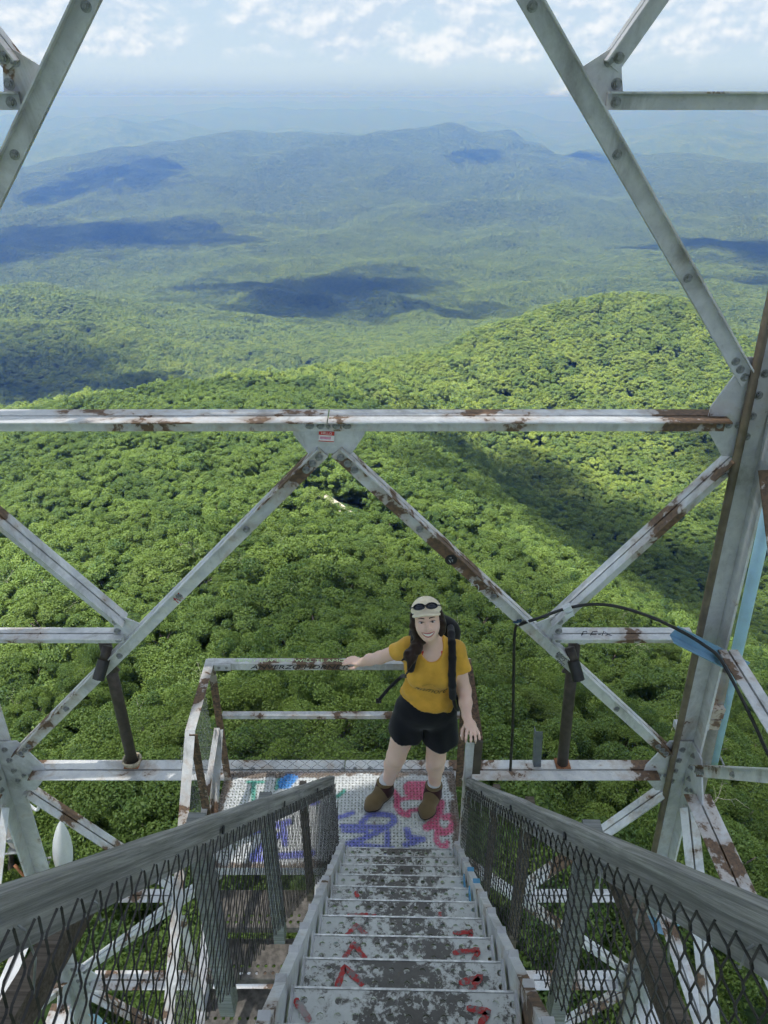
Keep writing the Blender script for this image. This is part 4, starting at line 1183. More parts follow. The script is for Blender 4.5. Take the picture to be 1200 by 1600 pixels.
# ================================================================== FITTINGS ON THE TOWER
def single(name, v, f, mat, label, cat, group=None, smooth=False):
    """a thing that is one mesh; origin at its lowest point"""
    P = np.array([tuple(p) for p in v]); o0 = P[P[:, 2].argmin()]
    me = mesh_from(name, P - o0, f, mat, smooth); o = link_mesh(name, me); o.location = o0
    return tag(o, label, cat, group)
def smooth_pts(pts, n=6):
    out = []; P = [Vector(p) for p in pts]
    for i in range(len(P) - 1):
        a, b = P[max(i - 1, 0)], P[i]; c, d = P[i + 1], P[min(i + 2, len(P) - 1)]
        for k in range(n):
            t = k / n
            out.append(0.5 * ((2 * b) + (-a + c) * t + (2 * a - 5 * b + 4 * c - d) * t * t + (-a + 3 * b - 3 * c + d) * t ** 3))
    return out + [P[-1]]

def build_mast(base, top, side, label, rope):
    """brown pipe standing on the far beam with a clamp, a black open tube and a white cap"""
    base = Vector(base); top = Vector(top); root = empty('pipe_mast', base)
    tag(root, label, 'pipe', 'brown pipes standing on the far beam')
    v, f = [], []; tube(v, f, [base, top], .037, 16, True); part('pipe', v, f, M_PIPE_BROWN, root, True)
    d = (top - base).normalized(); c = base.lerp(top, .80)
    v, f = [], []; box(v, f, c + Vector((0, -.045, 0)), .13, .012, .075, Matrix.Rotation(R(-22 * side), 3, 'Y')); part('clamp', v, f, M_PIPE_BROWN, root)
    v, f = [], []; box(v, f, base + Vector((0, 0, .006)), .10, .09, .008); part('foot_plate', v, f, M_RUST, root)
    a = top + Vector((.05 * side, -.08, -.01)); b = a + Vector((-.055 * side, -.10, -.17))
    v, f = [], []; tube(v, f, [a, a.lerp(b, .42)], .030, 14); part('socket', v, f, M_PIPE_BROWN, root, True)
    v, f = [], []; tube(v, f, [a.lerp(b, .40), b], .036, 14, False); tube(v, f, [b, a.lerp(b, .40)], .033, 14, False)
    part('black_tube', v, f, M_BLACK, root, True)
    v, f = [], []; tube(v, f, [top + Vector((-.035 * side, -.01, -.02)), top + Vector((-.035 * side, -.01, .045))], [.034, .042], 14); part('white_cap', v, f, M_WHITE, root, True)
    if rope:
        v, f = [], []
        for k in range(3):
            pts = [base + Vector((math.cos(t) * (.05 + .004 * k), math.sin(t) * (.05 + .004 * k), .02 + .014 * k + .004 * math.sin(3 * t))) for t in np.linspace(0, 6.2, 22)]
            tube(v, f, pts, .008, 6)
        part('rope', v, f, M_ROPE, root, True)
build_mast((-1.735, 3.625, 0.003), (-1.708, 3.575, 1.16), 1, 'brown steel pipe tied with rope at its foot, standing on the far beam', True)
build_mast((1.232, 3.625, 0.003), (1.165, 3.575, 1.15), -1, 'brown steel pipe standing on the beam between the hiker and the tower leg', False)

v, f = [], []; angle(v, f, (1.03, 3.60, 0.003), (1.0, 3.57, .365), (1, 0, 0), (0, 1, 0), .05, .05)
single('steel_stub', v, f, plain_mat('grey_steel', (0.12, 0.135, 0.15), .6, .2, 14), 'short grey steel angle standing upright on the beam beside the landing', 'bracket')

CABLE = [(0.855, 3.53, 0.05), (0.83, 3.505, 0.5), (0.80, 3.50, 0.9), (0.775, 3.49, 1.27), (0.80, 3.45, 1.35), (0.90, 3.40, 1.44), (1.016, 3.37, 1.52), (1.152, 3.35, 1.565), (1.29, 3.33, 1.565), (1.467, 3.30, 1.52), (1.641, 3.24, 1.46), (1.745, 3.15, 1.43), (1.80, 3.10, 1.40), (1.84, 3.0, 1.34), (1.89, 2.90, 1.25), (1.93, 2.80, 1.17), (1.96, 2.68, 1.10), (2.0, 2.38, 1.04), (2.03, 2.0, 1.0), (2.05, 1.3, 1.0)]
v, f = [], []; tube(v, f, smooth_pts(CABLE, 6), .0095, 8)
single('black_cable', v, f, M_BLACK, 'black coaxial cable looping from the diagonal brace to the tower leg', 'cable', smooth=True)
v, f = [], []; box(v, f, (1.03, 3.36, 1.525), .045, .035, .05, Matrix.Rotation(R(-30), 3, 'Y')); box(v, f, (1.035, 3.335, 1.50), .05, .004, .03, Matrix.Rotation(R(-30), 3, 'Y'))
single('cable_clamp', v, f, M_INK_WHITE, 'small silver clamp holding the black cable on the secondary brace', 'clamp')

# brown conduit up the inside of the leg
def leg_pt(z, dx, dy): return Vector((XC + half(z) + dx, YC + half(z) + dy, z))
v, f = [], []; tube(v, f, [leg_pt(z, -.145, -.055) for z in (5.3, 2.68, 0, -3.05, -6.4)], .021, 14)
single('conduit', v, f, M_CONDUIT, 'brown conduit running up the inside of the tower leg', 'conduit', smooth=True)
# pale blue pipe outside the leg, and the grey pipe clamped beside it
v, f = [], []; tube(v, f, [leg_pt(-.18, .255, .164), leg_pt(2.08, .19, .146), leg_pt(5.0, .12, .12)], .036, 18)
single('blue_pipe', v, f, M_BLUE, 'long pale blue pipe running up outside the tower leg', 'pipe', smooth=True)
root = empty('clamped_pipe', leg_pt(-.75, .21, .15)); tag(root, 'short grey open pipe clamped beside the tower leg with a rusty plate', 'pipe')
v, f = [], []; a, b = leg_pt(-.75, .21, .15), leg_pt(.80, .175, .15); tube(v, f, [a, b], .036, 16, False); tube(v, f, [b, a], .031, 16, False); part('pipe', v, f, M_PIPE_GREY, root, True)
c = leg_pt(.46, .13, .10); v, f = [], []
for z0, ww in ((0, .13), (-.10, .12)): box(v, f, c + Vector((0, .02, z0)), ww, .10, .085)
part('clamp_plate', v, f, M_RAIL_BROWN if False else M_PLATE2 if False else paint_mat('rusty_plate', 0.5, base=(0.45, 0.42, 0.36), hi=(0.6, 0.57, 0.5)), root)
v, f = [], []; box(v, f, leg_pt(.40, -.03, .03), .22, .05, .05); pl = part('bracket', v, f, M_WHITE if False else M_GUSSET, root)
add_bolt(leg_pt(.40, .0, .004), (0, -1, 0), root, pl, .9)
root = empty('pipe_clamp', leg_pt(-.12, .19 + .0, .16)); tag(root, 'threaded rod clamp gripping the foot of the pale blue pipe', 'clamp')
v, f = [], []; tube(v, f, [leg_pt(-.12, .19 + -.10, .08), leg_pt(-.12, .19 + .16, .10)], .009, 8); part('rod', v, f, M_BOLT, root)
v, f = [], []
for k in range(5): tube(v, f, [leg_pt(-.12, .19 + -.06 + .05 * k, .08), leg_pt(-.12, .19 + -.045 + .05 * k, .081)], .017, 6)
part('nut', v, f, M_BOLT, root)
v, f = [], []; tube(v, f, smooth_pts([leg_pt(-.12, .19 + .0, .10), leg_pt(-.12, .19 + .0, .22), leg_pt(-.12, .19 + .06, .24), leg_pt(-.12, .19 + .12, .22), leg_pt(-.12, .19 + .12, .10)], 4), .008, 6); part('u_bolt', v, f, M_BOLT, root)

# blue angle brackets across the leg
for z, lab in ((1.22, 'blue steel bracket across the tower leg holding the pale blue pipe'), (-1.75, 'lower blue steel bracket across the tower leg, behind the chain link')):
    p0 = leg_pt(z + .17, -.38, -.19) ; p1 = leg_pt(z - .15, .10, -.15)
    v, f = [], []
    prism(v, f, [(0, 0), (.075, 0), (.075, .006), (.006, .006), (.006, .075), (0, .075)], p0, p1, Vector((0, -1, 0)), Vector((.45, 0, .89)))
    single('blue_bracket', v, f, M_BLUE_STEEL, lab, 'bracket', 'blue brackets on the tower leg')

# radio gear on the outside of the other leg
root = empty('antenna_radome', (-2.66, 4.0, -1.75)); tag(root, 'white leaf-shaped plastic antenna cover outside the tower leg', 'antenna')
v, f = [], []; nz, na = 16, 16
for i in range(nz + 1):
    t = i / nz; w = .085 * (math.sin(math.pi * min(1, .12 + .88 * t)) ** .75 if t < 1 else 0.0) * (1.0 if t < .5 else 1.0)
    z = -1.75 + .70 * t; cx = -2.72 + .12 * t
    for k in range(na):
        a = 2 * math.pi * k / na; rr = 1.0
        y = -math.sin(a); keel = .35 * max(0, y) ** 6
        v.append(Vector((cx + w * math.cos(a), 4.0 + w * (.55 * math.sin(a)) - .02 * keel * 4 * (w / .085), z)))
for i in range(nz):
    for k in range(na): f.append((i * na + k, i * na + (k + 1) % na, (i + 1) * na + (k + 1) % na, (i + 1) * na + k))
part('cover', v, f, M_WHITE, root, True)
v, f = [], []; box(v, f, (-2.70, 4.03, -1.78), .06, .06, .12); tube(v, f, [(-2.70, 4.03, -1.8), (-2.66, 3.97, -2.3)], .02, 8); part('mount', v, f, M_BOLT, root)
root = empty('pipe_antenna_mount', (-3.0, 3.95, -1.6)); tag(root, 'cluster of grey pipe clamps and a camera-like unit outside the tower leg', 'antenna mount')
v, f = [], []; tube(v, f, [(-2.78, 3.95, -1.85), (-3.03, 3.92, -1.05)], .045, 14); part('pipe', v, f, M_PIPE_GREY, root, True)
v, f = [], []
for z, x in ((-1.12, -3.01), (-1.28, -2.95), (-1.55, -2.87)): box(v, f, (x, 3.93, z), .15, .13, .03, Matrix.Rotation(R(18), 3, 'Y')); tube(v, f, [(x - .09, 3.86, z), (x + .09, 3.86, z + .03)], .009, 6); tube(v, f, [(x - .09, 4.0, z), (x + .09, 4.0, z + .03)], .009, 6)
part('clamp', v, f, M_BOLT, root)
v, f = [], []; tube(v, f, [(-2.86, 3.86, -1.36), (-2.80, 3.82, -1.45)], .035, 12); box(v, f, (-2.86, 3.85, -1.31), .05, .06, .09); part('sensor', v, f, M_WHITE, root)
v, f = [], []; tube(v, f, smooth_pts([(-3.0, 3.86, -1.42), (-2.9, 3.84, -1.62), (-2.78, 3.84, -1.55), (-2.78, 3.88, -1.4)], 5), .012, 6); part('loop', v, f, M_RUST, root, True)
v, f = [], []; tube(v, f, smooth_pts([(-2.62, 3.72, -.52), (-2.56, 3.70, -.56), (-2.53, 3.70, -.50), (-2.545, 3.70, -.45)], 5), .012, 8)
single('wire_hook', v, f, M_WHITE, 'small white hook on the edge of the tower leg above the antenna cover', 'hook')
# blue ribbon hanging by the lower node
v, f = [], []; pts = [(-1.62, 2.2, -.35), (-1.64, 2.3, -.75), (-1.66, 2.35, -1.15), (-1.6, 2.4, -1.5)]
for k, p in enumerate(pts): v += [Vector(p), Vector(p) + Vector((.05, .015 * (k % 2), .0))]
v += [p + Vector((0, .002, 0)) for p in v]; n = 8
for k in range(3): f += [(2 * k, 2 * k + 1, 2 * k + 3, 2 * k + 2), (n + 2 * k, n + 2 * k + 2, n + 2 * k + 3, n + 2 * k + 1), (2 * k, 2 * k + 2, n + 2 * k + 2, n + 2 * k), (2 * k + 1, n + 2 * k + 1, n + 2 * k + 3, 2 * k + 3)]
single('blue_strap', v, f, M_BLUE, 'pale blue strap hanging below the wooden handrail behind the mesh', 'strap')
# loose slotted rusty bracket on the side beam
v, f = [], []; c = Vector((1.93, 1.75, .02)); rt = Matrix.Rotation(R(40), 3, 'Z')
for dx, dy, sx, sy in ((-.05, 0, .025, .16), (.05, 0, .025, .16), (0, -.065, .075, .03), (0, .065, .075, .03)): box(v, f, c + rt @ Vector((dx, dy, .02)), sx, sy, .012, rt)
single('slotted_bracket', v, f, M_RUST, 'orange slotted rusty bracket lying by the side beam near the handrail', 'bracket')

# ------------------------------------------------------------------ writing and stickers
def text_mesh(body, size, mat, extrude=0.0008, shear=0.0, space=1.0):
    cu = bpy.data.curves.new('lettering', 'FONT'); cu.body = body; cu.size = size; cu.extrude = extrude; cu.shear = shear
    cu.align_x = 'CENTER'; cu.align_y = 'CENTER'; cu.space_character = space; cu.resolution_u = 3
    ob = bpy.data.objects.new('lettering', cu); COL.objects.link(ob)
    dg = bpy.context.evaluated_depsgraph_get(); dg.update()
    me = bpy.data.meshes.new_from_object(ob.evaluated_get(dg)); bpy.data.objects.remove(ob)
    me.materials.clear(); me.materials.append(mat); return me
def scribble(v, f, strokes, P, w):
    """pen strokes as thin raised ribbons; P maps (a, b) to a point, with its normal"""
    for st in strokes:
        q = [P(*p) for p in st]
        tube(v, f, q, w, 4)
gp = FACES['far'][0](0, 2.68, INSET + .0055)
root = empty('name_sticker', gp + Vector((-.012, -.0, -.105))); tag(root, 'red and white name tag sticker on the centre gusset plate', 'sticker')
root.rotation_euler = (R(90 - 5.1), R(4), 0)
def srect(name, x0, x1, y0, y1, z, mat):
    v, f = [], []; box(v, f, ((x0 + x1) / 2, (y0 + y1) / 2, z), x1 - x0, y1 - y0, .0012); return link_mesh(name, mesh_from(name, v, f, mat), None, root)
M_RED = plain_mat('red_print', (0.56, 0.035, 0.025), .5, .1); M_PINK = plain_mat('pink_pen', (0.75, 0.12, 0.36), .6, .1); M_PAPER = plain_mat('sticker_paper', (0.78, 0.72, 0.72), .6, .05)
srect('red_header', -.038, .038, .006, .026, .001, M_RED); srect('white_panel', -.038, .038, -.023, .006, .001, M_PAPER); srect('red_footer', -.038, .038, -.027, -.023, .001, M_RED)
o = link_mesh('hello_lettering', text_mesh('HELLO', .018, M_PAPER), None, root); o.location = (0, .016, .0018)
v, f = [], []
scribble(v, f, [[(-.030 + .006 * k + .003 * (j % 2), -.008 + .010 * math.sin(j * 2.1 + k) * .7) for j in range(6)] for k in range(9)], lambda a, b: Vector((a, b, .0025)), .0011)
link_mesh('pink_handwriting', mesh_from('pink_handwriting', v, f, M_PINK), None, root)

def write_on(body, size, mat, loc, rot, name, parent_tag, shear=0.0, sx=1.0):
    o = link_mesh(name, text_mesh(body, size, mat, shear=shear)); o.location = loc; o.rotation_euler = rot; o.scale.x = sx
    return tag(o, *parent_tag)
write_on('ANVERZO HORNET', .042, M_INK, (-0.52, 3.4685, RAIL_Z - .027), (R(90), 0, 0), 'marker_writing', ('black marker graffiti along the side of the landing back rail', 'graffiti'), .3, 1.55)
write_on('BENJY LUV BRO WILL TE AMO LCY', .034, M_INK_GREEN, (-0.52, 3.497, RAIL_Z + .001), (0, 0, 0), 'marker_writing', ('pale green lettering along the top of the landing back rail', 'graffiti'), 0, 1.45)
def on_far(px_u, z, d=0.0): return FACES['far'][0](px_u, z, INSET + .0145 + d)
p = on_far(0.0, 1.27); v, f = [], []
strk = [[(-.10, -.022), (-.09, .02), (-.07, .022), (-.065, .005), (-.095, .0)], [(-.05, -.024), (-.035, .02), (-.008, .022)], [(-.042, 0), (-.01, 0)], [(0, .0), (.015, .0)], [(.02, -.024), (.03, .022), (.06, .0), (.02, -.022)], [(.05, .005), (.10, -.018)]]
scribble(v, f, strk, lambda a, b: Vector((1.26 + a, p.y - .002, 1.268 + b)), .0028)
single('marker_writing', v, f, M_INK, 'black letters scrawled on the strut next to the brown pipe', 'graffiti')
# round black sticker and the other marks on the long diagonal
DT = FACES['far'][0](0, 2.58, INSET); DB = FACES['far'][0](1, .03, INSET)
dax = (DB - DT).normalized(); dn = Vector((0, -1, 0)); dn = (dn - dax * dn.dot(dax)).normalized(); du = dax.cross(dn); du = du if du.z > 0 else -du
def on_diag(t, u): return DT.lerp(DB, t) + dn * .0145 + du * u
v, f = [], []; c = on_diag(.285, -.05); n = 24
for k in range(n): v.append(c + (dax * math.cos(2 * math.pi * k / n) + du * math.sin(2 * math.pi * k / n)) * .034 + dn * .001)
v += [q - dn * .001 for q in v]; f += [tuple(range(n))] + [(k, n + k, n + (k + 1) % n, (k + 1) % n) for k in range(n)]
single('round_sticker', v, f, M_INK, 'round black sticker on the diagonal brace', 'sticker')
v, f = [], []; scribble(v, f, [[(-.018, .004), (-.012, .012), (-.006, .002)], [(.0, -.004), (.006, .008), (.014, -.004)], [(-.01, -.01), (.012, -.014)]], lambda a, b: c + dax * a + du * b + dn * .0018, .0014)
single('sticker_print', v, f, M_INK_WHITE, 'white print on the round black sticker', 'sticker')
v, f = [], []; scribble(v, f, [[(.02 * k, -.02 + .02 * math.sin(k * 2.3)) for k in range(j, j + 5)] for j in range(0, 14, 3)], lambda a, b: on_diag(.335, -.045) + dax * a + du * b + dn * .001, .0022)
single('marker_writing', v, f, M_INK_WHITE, 'faint white scrawl on the diagonal brace below the round sticker', 'graffiti')
v, f = [], []; scribble(v, f, [[(0, -.075), (.018, -.06), (.02, -.03)], [(.004, -.05), (.03, -.045)]], lambda a, b: on_diag(.455, 0) + dax * a + du * b, .008)
single('paint_smear', v, f, plain_mat('blue_smear', (.02, .06, .14), .5), 'dark blue smear of paint on the diagonal brace', 'graffiti')
v, f = [], []
for j, (a0, b0) in enumerate(((0, -.03), (.022, -.03), (.044, -.032), (.066, -.034), (.05, -.062), (.072, -.064), (.094, -.066))):
    scribble(v, f, [[(a0, b0 - .010), (a0, b0 + .010), (a0 + .014, b0 + .007), (a0 + .014, b0 - .007), (a0, b0 - .010)]] if j % 2 == 0 else [[(a0 + .014, b0 + .010), (a0, b0 + .008), (a0, b0), (a0 + .012, b0), (a0 + .012, b0 - .009), (a0, b0 - .01)]], lambda a, b: on_diag(.565, 0) + dax * a + du * b, .0022)
single('marker_writing', v, f, M_INK, 'black block letters on the diagonal brace above the cable', 'graffiti')
DB2 = FACES['far'][0](-1, .03, INSET); da2 = (DB2 - DT).normalized(); dn2 = Vector((0, -1, 0)); dn2 = (dn2 - da2 * dn2.dot(da2)).normalized(); du2 = da2.cross(dn2); du2 = du2 if du2.z > 0 else -du2
v, f = [], []; scribble(v, f, [[(.012 * k, -.045 + .022 * (-1) ** k) for k in range(6)], [(.0, -.05), (.06, -.035)]], lambda a, b: DT.lerp(DB2, .385) + dn2 * .0145 + da2 * a + du2 * b, .0032)
single('marker_writing', v, f, M_INK_RED, 'small red scrawl on the diagonal brace left of the hiker', 'graffiti')

# ------------------------------------------------------------------ gravel track in a clearing
def build_road():
    p = np.array(ROAD_LINE); t = np.linspace(0, len(p) - 1, 40); x = np.interp(t, np.arange(len(p)), p[:, 0]); y = np.interp(t, np.arange(len(p)), p[:, 1])
    r = np.hypot(x, y); z = canopy(x, y) - drop_at(r)
    dx = np.gradient(x); dy = np.gradient(y); l = np.hypot(dx, dy); nx, ny = -dy / l, dx / l
    v, f = [], []
    for i in range(40):
        for k in (-1.5, -.5, .5, 1.5): v.append((x[i] + nx[i] * k, y[i] + ny[i] * k, z[i] + 1.8 + (.1 if abs(k) < 1 else -.3)))
    for i in range(39):
        for k in range(3): f.append((i * 4 + k, i * 4 + k + 1, (i + 1) * 4 + k + 1, (i + 1) * 4 + k))
    m = plain_mat('gravel', (0.25, 0.235, 0.20), .95, .4, .8)
    o = link_mesh('road', mesh_from('road', v, f, m, True)); tag(o, 'pale gravel road glimpsed in a forest clearing below the gusset plate', 'road', kind='structure')
build_road()
# ================================================================== THE HIKER
class Field:
    """signed-distance volume sampled on a grid, meshed with surface nets"""
    def __init__(self, lo, hi, h):
        self.lo = np.array(lo, float); self.h = h
        n = np.ceil((np.array(hi) - self.lo) / h).astype(int) + 1
        self.ax = [self.lo[i] + h * np.arange(n[i]) for i in range(3)]
        self.d = np.full(n, 0.2, np.float32)
    def _sl(self, lo, hi):
        s = []
        for i in range(3):
            a = int(np.clip((lo[i] - self.lo[i]) / self.h, 0, self.d.shape[i])); b = int(np.clip((hi[i] - self.lo[i]) / self.h + 2, 0, self.d.shape[i]))
            s.append(slice(a, b))
        return tuple(s)
    def _grid(self, sl): return np.meshgrid(*[self.ax[i][sl[i]] for i in range(3)], indexing='ij')
    def _join(self, sl, d, k):
        o = self.d[sl]
        if k > 0:
            h = np.clip(k - np.abs(o - d), 0, None) / k
            self.d[sl] = np.minimum(o, d) - h * h * k * 0.25
        else: self.d[sl] = np.minimum(o, d)
    def cone(self, a, b, ra, rb, k=0.02):
        a, b = np.array(a, float), np.array(b, float); m = max(ra, rb) + 0.07
        sl = self._sl(np.minimum(a, b) - m, np.maximum(a, b) + m); X, Y, Z = self._grid(sl)
        ab = b - a; t = np.clip(((X - a[0]) * ab[0] + (Y - a[1]) * ab[1] + (Z - a[2]) * ab[2]) / max(ab @ ab, 1e-9), 0, 1)
        d = np.sqrt((X - a[0] - t * ab[0]) ** 2 + (Y - a[1] - t * ab[1]) ** 2 + (Z - a[2] - t * ab[2]) ** 2) - (ra + (rb - ra) * t)
        self._join(sl, d, k)
    def chain(self, pts, rads, k=0.02):
        for i in range(len(pts) - 1): self.cone(pts[i], pts[i + 1], rads[i], rads[i + 1], k)
    @staticmethod
    def _ell(X, Y, Z, c, r, M=None):
        x, y, z = X - c[0], Y - c[1], Z - c[2]
        if M is not None: x, y, z = M[0][0] * x + M[0][1] * y + M[0][2] * z, M[1][0] * x + M[1][1] * y + M[1][2] * z, M[2][0] * x + M[2][1] * y + M[2][2] * z
        k0 = np.sqrt((x / r[0]) ** 2 + (y / r[1]) ** 2 + (z / r[2]) ** 2); k1 = np.sqrt((x / r[0] ** 2) ** 2 + (y / r[1] ** 2) ** 2 + (z / r[2] ** 2) ** 2)
        return k0 * (k0 - 1) / np.maximum(k1, 1e-6)
    def ell(self, c, r, k=0.02, M=None):
        m = max(r) + 0.06; sl = self._sl(np.array(c) - m, np.array(c) + m); X, Y, Z = self._grid(sl)
        self._join(sl, self._ell(X, Y, Z, c, r, M), k)
    def cut_ell(self, c, r, k=0.0, M=None):
        m = max(r) + 0.06; sl = self._sl(np.array(c) - m, np.array(c) + m); X, Y, Z = self._grid(sl)
        self.d[sl] = np.maximum(self.d[sl], -self._ell(X, Y, Z, c, r, M))
    def clip(self, p, n, where=None):
        """keep the side the normal points away from"""
        n = np.array(n, float); n /= np.linalg.norm(n); X, Y, Z = self._grid((slice(None),) * 3)
        q = ((X - p[0]) * n[0] + (Y - p[1]) * n[1] + (Z - p[2]) * n[2]).astype(np.float32)
        if where is not None: q = np.where(where(X, Y, Z), q, -1.0).astype(np.float32)
        self.d = np.maximum(self.d, q)
    def warp(self, fn):
        X, Y, Z = self._grid((slice(None),) * 3); self.d = self.d + fn(X, Y, Z).astype(np.float32)
    def mesh(self, name, mat):
        d = self.d; s = d < 0
        nx, ny, nz = d.shape
        cnt = np.zeros((nx - 1, ny - 1, nz - 1), np.int8)
        offs = [(i, j, k) for i in (0, 1) for j in (0, 1) for k in (0, 1)]
        for i, j, k in offs: cnt += s[i:nx - 1 + i, j:ny - 1 + j, k:nz - 1 + k]
        cells = np.argwhere((cnt > 0) & (cnt < 8)); N = len(cells)
        vals = {o: d[cells[:, 0] + o[0], cells[:, 1] + o[1], cells[:, 2] + o[2]] for o in offs}
        pos = np.zeros((N, 3)); c = np.zeros(N)
        for a in offs:
            for ax in range(3):
                if a[ax]: continue
                b = tuple(1 if q == ax else a[q] for q in range(3))
                va, vb = vals[a], vals[b]; m = (va < 0) != (vb < 0)
                t = np.where(m, va / np.where(m, va - vb, 1), 0)
                p = np.tile(np.array(a, float), (N, 1)); p[:, ax] += t
                pos += p * m[:, None]; c += m
        V = self.lo + (cells + pos / c[:, None]) * self.h
        idx = np.full((nx - 1, ny - 1, nz - 1), -1, np.int64); idx[cells[:, 0], cells[:, 1], cells[:, 2]] = np.arange(N)
        Q = []
        for ax in range(3):
            o1, o2 = (ax + 1) % 3, (ax + 2) % 3
            sa = [slice(1, -1)] * 3; sb = [slice(1, -1)] * 3
            sa[ax] = slice(0, -1); sb[ax] = slice(1, None)
            A, B = s[tuple(sa)], s[tuple(sb)]
            e = np.argwhere(A != B)
            if not len(e): continue
            inside_first = A[e[:, 0], e[:, 1], e[:, 2]]
            g = e.copy(); g[:, o1] += 1; g[:, o2] += 1
            def cell(d1, d2):
                q = g.copy(); q[:, o1] += d1; q[:, o2] += d2; return idx[q[:, 0], q[:, 1], q[:, 2]]
            q = np.stack([cell(-1, -1), cell(0, -1), cell(0, 0), cell(-1, 0)], -1)
            q = np.where(inside_first[:, None], q, q[:, ::-1]); Q.append(q)
        Q = np.concatenate(Q); Q = Q[(Q >= 0).all(1)]
        return mesh_np(name, V, Q, mat, smooth=True)

def skin_mat():
    m = Mat('skin'); n = m.noise(30, 4, 0.6); n2 = m.noise(7, 3, 0.5)
    c = m.mix(m.ramp(n2, 0.35, 0.65), (0.80, 0.54, 0.43), (0.87, 0.61, 0.50)); c = m.mix(m.ramp(n, 0.5, 0.8, 0, 0.3), c, (0.82, 0.49, 0.39))
    m.color(c); m.rough(0.5); m.spec(0.35)
    m.b.inputs['Subsurface Weight'].default_value = 0.12; m.b.inputs['Subsurface Radius'].default_value = (0.012, 0.005, 0.003); m.b.inputs['Subsurface Scale'].default_value = 0.6
    return m.m
def cloth_mat(name, col, rough=0.9, weave=300, fold=0.4):
    m = Mat(name); n = m.noise(9, 4, 0.55); w = m.noise(weave, 2, 0.5)
    c = m.mix(m.ramp(n, 0.3, 0.7), tuple(v * .85 for v in col), tuple(min(1, v * 1.12) for v in col))
    m.color(c); m.rough(rough); m.spec(0.15); m.b.inputs['Sheen Weight'].default_value = 0.15
    m.bump(m.math('ADD', n, m.math('MULTIPLY', w, 0.12)), fold, 0.01); return m.m

HO = Vector((0.230, 3.185, 1.592))                      # head centre
hf = Vector((-0.05, -1, 0.36)).normalized()
hu = Vector((-0.12, 0, 1)); hu = (hu - hf * hu.dot(hf)).normalized(); hr = hu.cross(hf) * -1
if hr.x < 0: hr = -hr
def H(x, y, z): return HO + hr * x + hf * y + hu * z
HM = [list(hr), list(hf), list(hu)]
FOOT_Z = LZ + 0.003

def finger(F, pts, r=0.0085):
    F.chain(pts, [r, r * .95, r * .88, r * .74][:len(pts)], 0.006)

